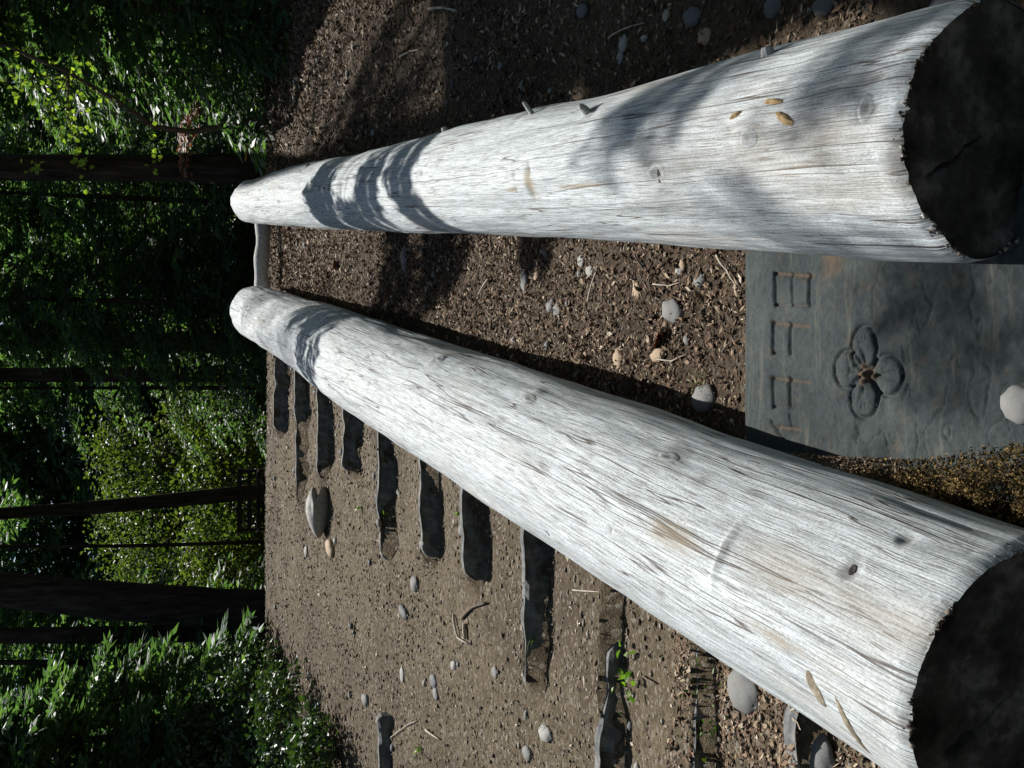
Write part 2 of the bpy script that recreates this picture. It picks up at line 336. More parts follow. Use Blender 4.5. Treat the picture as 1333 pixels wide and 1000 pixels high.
    vv = cen[:, None] + sz_[:, None, None] * (np.array([[1, 0, 0], [0, 1, 0], [-1, 0, 0], [0, -1, 0], [0, 0, 1], [0, 0, -1]])[None] * rng.uniform(.5, 1.5, (nc, 6, 1)) + rng.normal(0, .3, (nc, 6, 3)))
    T8 = np.array([[0, 1, 4], [1, 2, 4], [2, 3, 4], [3, 0, 4], [1, 0, 5], [2, 1, 5], [3, 2, 5], [0, 3, 5]]); tag(child('frayed_rim', vv.reshape(-1, 3), (np.arange(nc)[:, None, None] * 6 + T8).reshape(-1, 3), M['crumb'], root), kind='stuff')
    # far end cap
    Vc = V[-1, :-1]; cc = Vc.mean(0) + LD * .004; child('far_end', np.vstack([Vc, cc]), [[i, (i + 1) % 256, 256] for i in range(256)], M['knot'], root)
    # near cut face, a few mm inside the rim, with saw marks and a heart check
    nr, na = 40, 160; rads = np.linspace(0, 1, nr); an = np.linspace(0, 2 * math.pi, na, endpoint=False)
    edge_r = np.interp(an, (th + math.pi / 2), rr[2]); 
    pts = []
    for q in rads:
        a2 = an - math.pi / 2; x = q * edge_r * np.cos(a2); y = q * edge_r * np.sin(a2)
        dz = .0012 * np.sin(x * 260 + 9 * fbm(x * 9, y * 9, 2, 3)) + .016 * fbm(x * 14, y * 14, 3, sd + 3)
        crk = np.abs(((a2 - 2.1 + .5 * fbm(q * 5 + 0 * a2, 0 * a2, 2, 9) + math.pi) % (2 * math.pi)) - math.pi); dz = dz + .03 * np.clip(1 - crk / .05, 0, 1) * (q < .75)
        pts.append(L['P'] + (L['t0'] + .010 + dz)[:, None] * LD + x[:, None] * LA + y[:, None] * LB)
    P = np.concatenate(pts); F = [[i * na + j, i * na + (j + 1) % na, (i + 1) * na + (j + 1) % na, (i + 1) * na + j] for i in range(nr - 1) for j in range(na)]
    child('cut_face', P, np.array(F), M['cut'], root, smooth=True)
    return root
def lump(c, nrm, along, a, b, h, seed, nr=6, na=18, pit=0):
    nrm = unit(nrm); along = unit(along - nrm * (along @ nrm)); sd = np.cross(nrm, along); V = []
    for i in range(nr + 1):
        q = i / nr
        for j in range(na):
            s = 2 * math.pi * j / na; k = 1 + .5 * float(fbm(np.array(math.cos(s) * 1.5 + seed), np.array(math.sin(s) * 1.5), 2, seed))
            z = h * (1 - q ** 2) ** 2 + .0006 * math.sin(q * 16) * (1 - q) - pit * math.exp(-(q / .35) ** 2) - .005 * q ** 5
            V.append(c + along * a * q * k * math.cos(s) + sd * b * q * k * math.sin(s) + nrm * z)
    F = [[i * na + j, i * na + (j + 1) % na, (i + 1) * na + (j + 1) % na, (i + 1) * na + j] for i in range(nr) for j in range(na)]
    return np.array(V), np.array(F)
def L_axis(n, V): L = LOGS[n]; t = (V - L['P']) @ LD; return L['P'] + t[:, None] * LD
def hug(n, V, nr, c):                              # wrap a flat patch round the log's curve
    A = L_axis(n, V); q = V - A; hgt = (V - c) @ nr; d = q - (q @ nr)[:, None] * nr; L = LOGS[n]; R0 = log_r(L, (c - L['P']) @ LD); s = (d @ np.cross(LD, nr)); ang = s / R0
    D = np.cos(ang)[:, None] * nr + np.sin(ang)[:, None] * np.cross(LD, nr); RS = surf(n, (A - L['P']) @ LD, np.arctan2(D @ LB, D @ LA))
    return A + (RS + hgt)[:, None] * D
def surf(n, T, TH):                                # real radius of the weathered surface
    t, th, rr = LOGS[n]['grid']; i = np.clip(np.searchsorted(t, T), 1, len(t) - 1); j = np.clip(np.searchsorted(th, (TH + math.pi / 2) % (2 * math.pi) - math.pi / 2), 1, len(th) - 1)
    return .25 * (rr[i, j] + rr[i - 1, j] + rr[i, j - 1] + rr[i - 1, j - 1])
def knot(root, n, px, py, a, b, h=.008, pit=.012, mat='knot', name='knot', turn=0):
    t, th, c, nr = log_hit(n, px, py); al = LD * math.cos(turn) + np.cross(nr, LD) * math.sin(turn)
    V, F = lump(c + nr * .0022, nr, al, a, b, h * .5, int(px), pit=pit * .6); V = hug(n, V, nr, c)
    if mat != 'knot': return child(name, V, F, M[mat], root, smooth=True)
    L = LOGS[n]; T = (V - L['P']) @ LD; q = V - L_axis(n, V); TH = np.arctan2(q @ LB, q @ LA); TH = (TH + math.pi / 2) % (2 * math.pi) - math.pi / 2
    rg = np.repeat(np.linspace(0, 1, 7), 18); dk = np.clip(.95 * np.clip(1.05 - rg, 0, 1) ** .8 + .2 * (np.sin(rg * 16) > .2) * (rg < .9), 0, 1)
    return child(name, V, F, M['wood'], root, smooth=True, uv=np.stack([T + L['seed'] * 3.1, TH * .235], -1), attr={'dark': dk, 'tan': 0 * dk})
def tube(path, rad, ns=8, cap=True):
    path = np.asarray(path, float); n = len(path); rad = np.broadcast_to(np.asarray(rad, float), (n,)); tg = np.gradient(path, axis=0); V = []
    ref = np.array([0, 0, 1.]) if abs(unit(tg[0])[2]) < .9 else np.array([1., 0, 0])
    for i in range(n):
        d = unit(tg[i]); a = unit(np.cross(d, ref)); b = np.cross(a, d); ref = np.cross(a, d) if False else ref
        for j in range(ns): s = 2 * math.pi * j / ns; V.append(path[i] + rad[i] * (math.cos(s) * a + math.sin(s) * b))
    F = [[i * ns + j, i * ns + (j + 1) % ns, (i + 1) * ns + (j + 1) % ns, (i + 1) * ns + j] for i in range(n - 1) for j in range(ns)]
    if cap: F += [list(range(ns))[::-1], list(range((n - 1) * ns, n * ns))]
    return np.array(V), F
logL = build_log('L', 'thicker bleached grey log beside the stone steps, nearest the sunlit dirt')
logR = build_log('R', 'bleached grey log with branch shadows on the shaded side of the carved slab')
knot(logR, 'R', 853, 226, .045, .026, .003, .010); knot(logR, 'R', 855, 230, .010, .020, .001, .005, 'pit', 'knot_hole')
knot(logR, 'R', 970, 180, .035, .026, .004, .005); knot(logR, 'R', 1120, 140, .022, .03, .003, .006); knot(logR, 'R', 400, 217, .03, .03, .02, 0)
knot(logL, 'L', 575, 470, .04, .022, .005, .006); knot(logL, 'L', 690, 520, .045, .018, .003, .005); knot(logL, 'L', 870, 594, .045, .020, .003, .006)
knot(logL, 'L', 1105, 737, .010, .014, .0008, .003, 'pit', 'knot_hole'); knot(logL, 'L', 712, 695, .006, .010, .001, .004, 'pit', 'knot_hole')
tag(knot(logL, 'L', 1060, 897, .018, .040, .0012, 0, 'scar', 'bark_scar', .35), 'short tan scar near the cut end')
tag(knot(logL, 'L', 1103, 948, .012, .075, .0012, 0, 'scar', 'bark_scar', .30), 'long tan scar beside the cut end')
def stub(root, n, px, py, r, ln, tilt):
    t, th, c, nr = log_hit(n, px, py); d = unit(nr + tilt); V, F = tube([c - nr * .03, c + d * ln * .3, c + d * ln * .75, c + d * ln], [r * 1.5, r * 1.1, r, r * .75], 10)
    child('branch_stub', V, F, M['knot'], root, smooth=False)
stub(logR, 'R', 694, 150, .007, .05, np.array([.2, .3, .1])); stub(logR, 'R', 762, 143, .010, .02, np.array([0, .5, .2]))
stub(logR, 'R', 580, 172, .012, .02, np.array([0, 0, 0])); stub(logR, 'R', 1000, 72, .013, .018, np.array([.3, 0, 0]))

# cross pole between the far ends
yc = 8.78; xa, xb = xlog('L', yc) + .10, xlog('R', yc) - .08
pth = [np.array([xa + (xb - xa) * q, yc + .03 * math.sin(q * 3.1), 1.295 + .02 * q + .012 * math.sin(q * 6)]) for q in np.linspace(0, 1, 14)]
V, F = tube(pth, [.062 + .006 * math.sin(i * 1.3) for i in range(14)], 18)
root = empty('cross_pole', (pth[7][0], yc, 1.225)); tag(root, 'short pale barkless pole lying across between the far ends of both logs', 'pole')
child('pole_wood', V, F, M['knot'], root, smooth=True)
for q in (0, -1):
    knotV, knotF = lump(pth[q], pth[q] - pth[7], np.array([0, 0, 1.]), .05, .05, .012, 4); child('pole_end', knotV, knotF, M['knot'], root, smooth=True)

# ---------------------------------------------------------------- the carved slab
OFF = .125                                          # the slab lies proud of the litter
def seg_d(X, Y, pts):
    d = np.full(X.shape, 9.)
    for (ax, ay), (bx, by) in zip(pts[:-1], pts[1:]):
        vx, vy = bx - ax, by - ay; q = np.clip(((X - ax) * vx + (Y - ay) * vy) / (vx * vx + vy * vy + 1e-12), 0, 1)
        d = np.minimum(d, np.hypot(X - ax - q * vx, Y - ay - q * vy))
    return d
def S2(pts): return [tuple(on_ramp(x, y, OFF)[:2]) for x, y in pts]
c_a = on_ramp(967, 320, OFF); c_b = on_ramp(1400, 640, OFF); sx = np.arange(-.215, .44, .003); sy = np.arange(c_b[1], c_a[1], .003); SX, SY = np.meshgrid(sx, sy)
hz = np.zeros_like(SX); rust = np.zeros_like(SX)
def groove(pts, wd=.006, dp=.009, ru=0.0):
    global hz, rust
    d = seg_d(SX, SY, S2(pts)) + .004 * fbm(SX * 60, SY * 60, 2, 3); hz -= .75 * dp * np.clip(1.25 - d / wd, 0, 1); rust = np.maximum(rust, ru * np.clip(1.25 - d / wd + 1.5 * fbm(SX * 90, SY * 90, 2, 4), 0, 1))
# 1 9 9 8 cut in straight chisel strokes
groove([(1004, 549), (1020, 573)]); groove([(1013, 556), (1041, 560)], ru=.6); groove([(1028, 540), (1030, 556)], .005, .006)
for y0, y1 in ((492, 530), (420, 460)):
    groove([(1006, y0), (1006, y1)]); groove([(1028, y0 + 1), (1028, y1)]); groove([(1006, y1), (1028, y1)], .004, .005); groove([(1004, y0), (1052, y0 + 6)], .0055, .006, .55)
groove([(1008, 356), (1009, 397)]); groove([(1031, 356), (1031, 398)], .0045, .006); groove([(1053, 358), (1053, 398)]); groove([(1008, 356), (1055, 360)], .0055, .007, .7); groove([(1009, 397), (1053, 398)], .004, .006, .2)
# four-petalled flower: grooved outlines, swollen petals, two veins each, berries in the middle
fc = (1126, 487)
for (cx, cy, rx, ry, ax) in ((1124, 453, 16, 29, 0), (1103, 481, 18, 25, 1), (1152, 489, 19, 27, 1), (1123, 518, 17, 27, 0)):
    ring = []
    for s in np.linspace(0, 2 * math.pi, 26):
        k = 1.0; ring.append((cx + rx * k * math.cos(s), cy + ry * k * math.sin(s)))
    groove(ring, .0048, .010)
    c2 = np.array(S2([(cx, cy)])[0]); ex = abs(S2([(cx + rx, cy)])[0][1] - c2[1]); ey = abs(S2([(cx, cy + ry)])[0][0] - c2[0])
    q = np.hypot((SX - c2[0]) / ey, (SY - c2[1]) / ex); hz += .003 * np.clip(1 - q ** 2, 0, 1)
    for s in (-1, 0, 1):
        tip = (cx + (cx - fc[0]) * .42 + s * (5 if ax == 0 else 1), cy + (cy - fc[1]) * .42 + s * (1 if ax == 0 else 6))
        groove([(fc[0] + (cx - fc[0]) * .5, fc[1] + (cy - fc[1]) * .5), tip], .003, .004)
for a in range(9):
    s = a * 2.4; r_ = 1.5 + a * .9; c2 = S2([(1127 + r_ * math.cos(s), 487 + 1.3 * r_ * math.sin(s))])[0]
    d = np.hypot(SX - c2[0], SY - c2[1]); hz += .008 * np.clip(1 - (d / .009) ** 2, 0, 1); rust = np.maximum(rust, .9 * np.clip(1.5 - d / .009, 0, 1))
for yy in (345, 365, 590):                          # rusty stain by the log
    pass
c2 = S2([(1085, 335)])[0]; rust = np.maximum(rust, .8 * np.clip(1.1 - np.hypot((SX - c2[0]) / .06, (SY - c2[1]) / .05) + 1.2 * fbm(SX * 30, SY * 30, 3, 2), 0, 1))
# worn, flaking lower part
wear = sstep(2.05, 1.80, SY + .25 * (SX - .1)); hz += wear * (.022 * fbm(SX * 11, SY * 11, 4, 8) - .004) + .0035 * fbm(SX * 16, SY * 16, 4, 12) + .0015 * fbm(SX * 70, SY * 70, 2, 13)
hz -= .004 * np.clip(1 - np.abs(fbm(SX * 6, SY * 14, 3, 21)) / .012, 0, 1) * wear
ew = np.minimum.reduce([SX - sx[0], sx[-1] - SX, SY - sy[0], sy[-1] - SY]); hz -= .008 * np.clip(1 - ew / .010, 0, 1) ** 2
SZ = OFF + GR * (SY - 1.7) + hz; jit = .006 * fbm(SX * 12, SY * 12, 3, 50)
top = np.stack([SX, SY + np.where(SY > sy[-3], jit, 0), SZ], -1); n0, n1 = SX.shape; idx = np.arange(n0 * n1).reshape(n0, n1)
F = np.stack([idx[:-1, :-1], idx[:-1, 1:], idx[1:, 1:], idx[1:, :-1]], -1).reshape(-1, 4)
bd = np.concatenate([idx[0, :-1], idx[:-1, -1], idx[-1, :0:-1], idx[:0:-1, 0]]); Vt = top.reshape(-1, 3); Vb = Vt[bd] - np.array([0, 0, .15]); base = n0 * n1; nb = len(bd)
Fs = np.array([[bd[i], base + i, base + (i + 1) % nb, bd[(i + 1) % nb]] for i in range(nb)])
root = empty('carved_slab', (.1, 2.0, .03)); tag(root, 'dark slate slab carved with 1998 and a four-petalled flower, between the logs', 'slab')
child('slab_stone', np.vstack([Vt, Vb]), np.vstack([F, Fs]), M['slate'], root, smooth=True, attr={'rust': np.concatenate([rust.ravel(), np.zeros(nb)])})

# ---------------------------------------------------------------- stone steps
def rough_block(x0, x1, yf, yb, zt, zb, seed, nx=28, nz=7):
    """slab on edge: front (towards -y), top and back sheets, uneven edges"""
    xs = np.linspace(x0, x1, nx); prof = np.concatenate([[(0, zb)], [(0, zb + (zt - zb) * q) for q in np.linspace(.15, .93, nz)], [(.15, zt - .004), (.5, zt), (.85, zt - .004)], [(1, zb)]])
    V = []
    for i, x in enumerate(xs):
        e = min(i, nx - 1 - i) / (nx - 1); rd = (.012, .03, .05)[seed % 3] * max(0, 1 - e / .10) ** 2
        zo = .045 * float(fbm(np.array(x * 6.), np.array(seed * 3.3), 3, seed)) - rd; yo = .03 * float(fbm(np.array(x * 4.), np.array(seed * 1.7), 3, seed + 5))
        for (f, z) in prof:
            hh = float(fbm(np.array(x * 13.), np.array(z * 17.), 3, seed + 9)); q = (z - zb) / (zt - zb)
            V.append((x, yf + (yb - yf) * f + yo + .075 * hh * (f < .1) + .02 * q * (f < .1), z + zo * q))
    n = len(prof); F = [[i * n + j, (i + 1) * n + j, (i + 1) * n + j + 1, i * n + j + 1] for i in range(nx - 1) for j in range(n - 1)]
    F += [list(range(n))[::-1], list(range((nx - 1) * n, nx * n))]
    return np.array(V), F
words = ['topmost', 'second', 'third', 'fourth', 'fifth', 'sixth', 'seventh', 'eighth', 'ninth', 'tenth', 'eleventh']
extra = ['just below the crest', 'above the heart-shaped rock', 'behind the heart-shaped rock', 'beside a small grass tuft', 'long one with a squared end', 'between two longer ones', 'half buried in dirt', 'broad blue-grey face with grass growing on it', 'with leafy weeds at its foot', 'partly behind the thick log', 'closest to the cut log end']
for i, (yy, (xl, xr)) in enumerate(zip(RY, RX)):
    th = .05 + .02 * random.random()
    zr = GR * (yy - 1.7)
    tl, sk = random.uniform(-.03, .03), random.uniform(-.05, .05)
    V, F = rough_block(xl - .01, xr + .02, yy - .015, yy + th, zr + SH * .5 + .006, zr - SH * .5 - .12, 20 + i)
    fx = (V[:, 0] - (xl + xr) / 2) / (xr - xl); V[:, 2] += tl * fx; V[:, 1] += sk * fx
    root = empty('stone_step', ((xl + xr) / 2, yy, zr - SH * .5)); tag(root, f'{words[i]} stone step edge from the top, {extra[i]}', 'step', 'stone step edges set in the dirt slope')
    child('step_stone', V, F, M['riser'], root)
# lone stone low at the left margin
a = on_ground(508, 930); b = on_ground(508, 1010)
V, F = rough_block(b[0], a[0], a[1] - .03, a[1] + .06, a[2] + .07, a[2] - .15, 55); root = empty('edge_stone', ((a[0] + b[0]) / 2, a[1], a[2])); tag(root, 'dark upright stone edge in dirt beside the leafy green shrub', 'stone'); child('edge_stone_body', V, F, M['riser'], root)

# ---------------------------------------------------------------- pebbles
def rock_mesh(name, seed, subdiv=2, rough=.18):
    t = (1 + 5 ** .5) / 2
    V = [unit(v) for v in [(-1, t, 0), (1, t, 0), (-1, -t, 0), (1, -t, 0), (0, -1, t), (0, 1, t), (0, -1, -t), (0, 1, -t), (t, 0, -1), (t, 0, 1), (-t, 0, -1), (-t, 0, 1)]]
    F = [(0, 11, 5), (0, 5, 1), (0, 1, 7), (0, 7, 10), (0, 10, 11), (1, 5, 9), (5, 11, 4), (11, 10, 2), (10, 7, 6), (7, 1, 8), (3, 9, 4), (3, 4, 2), (3, 2, 6), (3, 6, 8), (3, 8, 9), (4, 9, 5), (2, 4, 11), (6, 2, 10), (8, 6, 7), (9, 8, 1)]
    for _ in range(subdiv):
        ca = {}; nf = []
        def mid(a, b):
            k = (min(a, b), max(a, b))
            if k not in ca: ca[k] = len(V); V.append(unit(V[a] + V[b]))
            return ca[k]
        for a, b, c in F: ab, bc, cc = mid(a, b), mid(b, c), mid(c, a); nf += [(a, ab, cc), (b, bc, ab), (c, cc, bc), (ab, bc, cc)]
        F = nf
    V = np.array(V); k = 1 + rough * 2 * (fbm(V[:, 0] * 1.7 + seed, V[:, 1] * 1.7 + V[:, 2], 3, seed)); V = V * k[:, None]
    return V, np.array(F)
RK = [rock_mesh('r', s, 2, .24) for s in range(6)]
PM = {}
def rock_data(v, mat):
    if (v, mat) not in PM:
        o = mesh('pebble', RK[v][0], RK[v][1], M[mat], smooth=True); PM[(v, mat)] = o.data; bpy.data.objects.remove(o)
    return PM[(v, mat)]
def pebble(P, sx, sy, sz, rz, mat, label, group=None, name='pebble', cat='pebble', v=None, sink=.40, tilt=0):
    v = random.randrange(6) if v is None else v
    o = bpy.data.objects.new(name, rock_data(v, mat)); COL.objects.link(o); o.scale = (sx, sy, sz); o.rotation_euler = (tilt + SL, 0, rz)
    o.location = (float(P[0]), float(P[1]), float(H(P[0], P[1])) + sz * (1 - 2 * sink)); return tag(o, label, cat, group)
def px2m(x, y): return np.linalg.norm(on_ground(x, y) - EYE) / FPX
named = [ # px, py, half width (picture y) px, half length (picture x) px, material, label
    (877, 405, 15, 14, 'pebble_grey', 'round grey pebble sitting up on the litter near the slab'),
    (806, 466, 15, 8, 'pebble_tan', 'smooth elongated tan pebble at the edge of the log shadow'),
    (918, 520, 20, 16, 'pebble_grey', 'grey stone topped with green moss beside the carved slab'),
    (886, 352, 8, 6, 'pebble_pale', 'small pale pebble near the log and slab corner'),
    (912, 365, 10, 8, 'pebble_grey', 'grey pebble by the slab edge in the gravel gap'),
    (769, 352, 8, 7, 'pebble_pale', 'pale flat pebble with a ring halfway up the gravel gap'),
    (718, 398, 8, 7, 'pebble_grey', 'left one of two touching grey pebbles in the gravel gap'),
    (727, 403, 9, 7, 'pebble_grey', 'right one of two touching grey pebbles in the gravel gap'),
    (684, 366, 14, 6, 'pebble_grey', 'curved grey pebble in the gravel gap'),
    (528, 337, 18, 7, 'pebble_dark', 'dark oval stone in shade far up between the logs'),
    (830, 378, 12, 5, 'pebble_tan', 'narrow brown pebble in the gravel gap'),
    (757, 340, 8, 5, 'pebble_pale', 'small pale pebble touching the shaded log flank'),
    (1336, 527, 22, 20, 'pebble_grey', 'pale stone lying on the near foot of the carved slab'),
    (431, 713, 11, 9, 'pebble_tan', 'cream pebble at the tip of the heart-shaped rock'),
    (399, 718, 8, 4, 'pebble_pale', 'upright pale pebble near the top of the dirt slope'),
    (541, 760, 10, 8, 'pebble_grey', 'rounded grey pebble alone on the open dirt'),
    (527, 797, 8, 11, 'pebble_dark', 'dark angular stone sunk in the open dirt'),
    (566, 886, 9, 7, 'pebble_dark', 'dark grey pebble low on the dirt slope'),
    (568, 903, 8, 5, 'pebble_grey', 'grey pebble under a darker one low on the slope'),
    (477, 911, 8, 7, 'pebble_grey', 'grey pebble beside the shrub on the dirt slope'),
    (524, 878, 10, 4, 'pebble_pale', 'narrow pale pebble on the dirt slope'),
    (645, 875, 8, 5, 'pebble_grey', 'grey pebble standing clear below the driftwood scraps'),
    (591, 866, 6, 5, 'pebble_pale', 'tiny pale pebble on the bare dirt'),
    (972, 900, 26, 20, 'pebble_grey', 'large pale rounded rock tucked against the thick log'),
    (1066, 990, 34, 20, 'pebble_grey', 'flat pale stone under the thick log close to its cut end'),
    (712, 955, 10, 11, 'pebble_pale', 'pale broken stone beside a moss patch'),
    (687, 980, 9, 7, 'pebble_grey', 'grey stone casting a small shadow at the lower margin'),
    (812, 57, 11, 6, 'pebble_pale', 'bright white pebble in the shaded litter beyond the log'),
    (808, 74, 10, 5, 'pebble_pale', 'pale leaf-shaped pebble beside a brighter white one'),
    (840, 51, 5, 5, 'pebble_pale', 'small round white pebble in the shaded litter'),
    (919, 48, 10, 9, 'pebble_tan', 'brownish rounded stone in the shaded litter'),
    (903, 22, 12, 11, 'pebble_dark', 'dark rounded stone near the far margin in shade'),
    (760, 14, 9, 9, 'pebble_dark', 'dark round stone deep in shade at the margin'),
    (868, 20, 8, 5, 'pebble_pale', 'slim white pebble at the margin in the shaded litter'),
    (1008, 10, 14, 11, 'pebble_dark', 'large dark stone behind the shaded log end'),
    (1075, 8, 12, 12, 'pebble_dark', 'dark flat stone beside the cut end in shade'),
    (1245, -2, 22, 26, 'pebble_grey', 'broad grey stone behind the black cut end'),
    (858, 462, 9, 10, 'pebble_tan', 'pale tan stone beside the curled dead leaf'),
    (845, 705, 6, 8, 'pebble_grey', 'grey pebble on the tread near the thick log'),
    (601, 690, 8, 5, 'pebble_grey', 'grey pebble at the end of a stone step'),
    (556, 708, 5, 8, 'pebble_grey', 'flat pebble between two stone step ends'),
    (1000, 362, 6, 5, 'pebble_grey', 'x'),
]
for (x, y, a, b, mt, lb) in named[:-1]:
    P = on_ground(x, y); s = px2m(x, y); el = max(.62, math.sin(PITCH + math.atan((x - 666) / FPX) + SL))
    if 'near foot' in lb: P = on_ramp(x, y, OFF + .01)
    o = pebble(P, a * s, min(b * s / el, a * s * 2.0), min(a, b) * s * .6, random.uniform(-.3, .3), mt, lb, 'singled out pebbles')
    if 'near foot' in lb: o.location.z = P[2] + .012
def scatter_xy(n, area):
    out = []
    while len(out) < n:
        y = random.uniform(2.3, 9.4)
        if area == 'left': x = random.uniform(-3.2, 0.3); ok = x < xlog('L', y) - .28
        elif area == 'gap': x = random.uniform(-.3, 1.4); ok = xlog('L', y) + .27 < x < xlog('R', y) - .22 and y > 2.55
        else: x = random.uniform(.7, 3.4); ok = x > xlog('R', y) + .28
        if ok: out.append((x, y))
    return out
CW = {'pebble_grey': 'mid-grey', 'pebble_dark': 'dark', 'pebble_pale': 'pale', 'pebble_tan': 'tan'}
for area, n, gp, mats in (('left', 70, 'small stones on the step path', ['pebble_grey', 'pebble_dark', 'pebble_pale', 'pebble_grey']),
                          ('gap', 40, 'small stones between the logs', ['pebble_grey', 'pebble_pale', 'pebble_tan', 'pebble_grey']),
                          ('right', 55, 'small stones in the outer litter', ['pebble_grey', 'pebble_dark', 'pebble_pale'])):
    for (x, y) in scatter_xy(n, area):
        s = random.uniform(.009, .020) * (1 if y < 5 else 1.3); mt = random.choice(mats)
        if area == 'left': lb = f"small {CW[mt]} stone on dirt level with the {words[int(np.argmin(abs(RY - y)))]} step" + (', far out' if x < -1.4 else '')
        elif area == 'gap': lb = f"small {CW[mt]} stone between the two logs, " + ('near the carved slab' if y < 3.2 else 'a third of the way up' if y < 5 else 'in the upper half' if y < 7.5 else 'close to the cross pole')
        else: lb = f"small {CW[mt]} stone in the outer litter, " + ('hard by the log' if x < xlog('R', y) + .7 else 'well out from the log') + (' cut end' if y < 3.5 else ' middle' if y < 6.5 else ' far end')
        pebble((x, y), s * random.uniform(.8, 1.3), s, s * random.uniform(.5, .8), random.uniform(0, 6), mt, lb, gp)
# heart-shaped rock
P = on_ground(423, 665); V0, F0 = rock_mesh('h', 5, 3, .05); s = np.linalg.norm(P - EYE) / FPX
x, z, y = V0[:, 0].copy(), V0[:, 1].copy(), V0[:, 2].copy()
wid = 1 - .40 * sstep(.2, -1, x) ; notch = .35 * np.exp(-((z) / .22) ** 2) * sstep(.1, 1, x)
V = np.stack([(x - notch * 1.3) * .22 * 1.0, y * .12 - .35 * .12 * np.exp(-(z / .2) ** 2) * sstep(-.6, .6, x), z * wid * .115 + .02], -1)
o = mesh('heart_rock', V, F0, M['pebble_pale'], smooth=True); o.scale = (.85, .85, .78); o.location = (P[0], P[1] - .02, P[2] + .03); o.rotation_euler = (R_(-18), 0, 0)
tag(o, 'smooth pale heart-shaped rock with a crease on the dirt steps', 'rock')

# ---------------------------------------------------------------- litter, gravel (uncountable)
def flakes(n, xy, lmin, lmax, asp, lift=.004, tilt=.5, curl=True):
    x, y = xy[:, 0], xy[:, 1]; z = H(x, y) + lift * rng.random(n) + .002
    L = rng.uniform(lmin, lmax, n) * (.6 + .8 * rng.random(n) ** 2) * (1 + .10 * np.clip(y - 2.5, 0, 8)); W = L * rng.uniform(asp * .6, asp * 1.4, n); a = rng.uniform(0, 2 * math.pi, n)
    d = np.stack([np.cos(a), np.sin(a), rng.normal(0, tilt, n) * .6], -1); d /= np.linalg.norm(d, axis=1)[:, None]
    nr = np.stack([rng.normal(0, tilt, n), rng.normal(0, tilt, n), np.ones(n)], -1); sdv = np.cross(nr, d); sdv /= np.linalg.norm(sdv, axis=1)[:, None]; up = np.cross(d, sdv)
    c = np.stack([x, y, z], -1); c[:, 2] += np.abs(d[:, 2]) * L * .45
    lift2 = (W * rng.uniform(-.25, .25, n))[:, None] * up
    V = np.stack([c - d * L[:, None] * .5, c + sdv * W[:, None] * .5 + lift2, c + d * L[:, None] * .5, c - sdv * W[:, None] * .5 + lift2], 1).reshape(-1, 3)
    i = np.arange(n)[:, None] * 4; F = np.concatenate([i + [0, 1, 2], i + [0, 2, 3]], 1).reshape(-1, 3); return V, F
def octs(n, xy, smin, smax):
    s = smin + (smax - smin) * rng.random(n) ** 5; z = H(xy[:, 0], xy[:, 1]) + s * .2; c = np.stack([xy[:, 0], xy[:, 1], z], -1)
    a = rng.uniform(0, 6.28, n); q = rng.uniform(.6, 1.3, (n, 6)); s = s[:, None]
    ex = np.stack([np.cos(a), np.sin(a), rng.normal(0, .2, n)], -1) * s; ey = np.stack([-np.sin(a), np.cos(a), rng.normal(0, .2, n)], -1) * s * .75; ez = np.array([0, 0, .42]) * s
    V = np.stack([c + ex * q[:, :1], c + ey * q[:, 1:2], c - ex * q[:, 2:3], c - ey * q[:, 3:4], c + ez * q[:, 4:5], c - ez * q[:, 5:6]], 1).reshape(-1, 3)
    T = np.array([[0, 1, 4], [1, 2, 4], [2, 3, 4], [3, 0, 4], [1, 0, 5], [2, 1, 5], [3, 2, 5], [0, 3, 5]]); return V, (np.arange(n)[:, None, None] * 6 + T).reshape(-1, 3)
def area_pts(n, area):
    o = []
    got = 0
    while got < n:
        y = 2.0 + 8.2 * rng.random(n) ** 1.15
        if area == 'left': x = rng.uniform(-3.4, .4, n); ok = x < xlog('L', y) - .2
        elif area == 'gap': x = rng.uniform(-.4, 1.6, n); ok = (xlog('L', y) + .18 < x) & (x < xlog('R', y) - .14) & ((y > 2.43) | (x < -.24))
        elif area == 'weeds':
            x = rng.uniform(-1.6, -.4, n); y = rng.uniform(1.9, 2.75, n); ok = x < xlog('L', y) - .2
        else: x = rng.uniform(.6, 3.9, n); ok = x > xlog('R', y) + .2
        p = np.stack([x, y], -1)[ok]; dens = vnoise2(p[:, 0] * 4, p[:, 1] * 4, 3); p = p[rng.random(len(p)) < .35 + .8 * dens]; o.append(p); got += len(p)
    return np.concatenate(o)[:n]
V, F = flakes(30000, area_pts(30000, 'gap'), .008, .026, .38, .006, .7); tag(mesh('leaf_litter', V, F, M['litter']), 'brown leaf and twig litter strip between the logs', 'litter', kind='stuff')
V, F = flakes(60000, area_pts(60000, 'right'), .009, .032, .38, .006, .7); tag(mesh('leaf_litter', V, F, M['litter']), 'brown leaf litter covering the ground outside the shaded log', 'litter', kind='stuff')
V, F = flakes(17000, area_pts(17000, 'left'), .006, .026, .4, .004, .5); tag(mesh('wood_chips', V, F, M['chips']), 'fine dry chips strewn on the sunlit dirt', 'chips', kind='stuff')
V, F = flakes(7000, area_pts(7000, 'weeds'), .008, .028, .45); tag(mesh('leaf_litter', V, F, M['litter']), 'reddish leaf litter heaped beside the thick log near its cut end', 'litter', kind='stuff')
V, F = octs(24000, area_pts(24000, 'left'), .0022, .016); tag(mesh('gravel', V, F, M['gravel']), 'fine gravel embedded in the sunlit dirt', 'gravel', kind='stuff')
V, F = octs(9000, area_pts(9000, 'gap'), .0025, .013); tag(mesh('gravel', V, F, M['gravel']), 'fine gravel mixed in the strip between logs', 'gravel', kind='stuff')
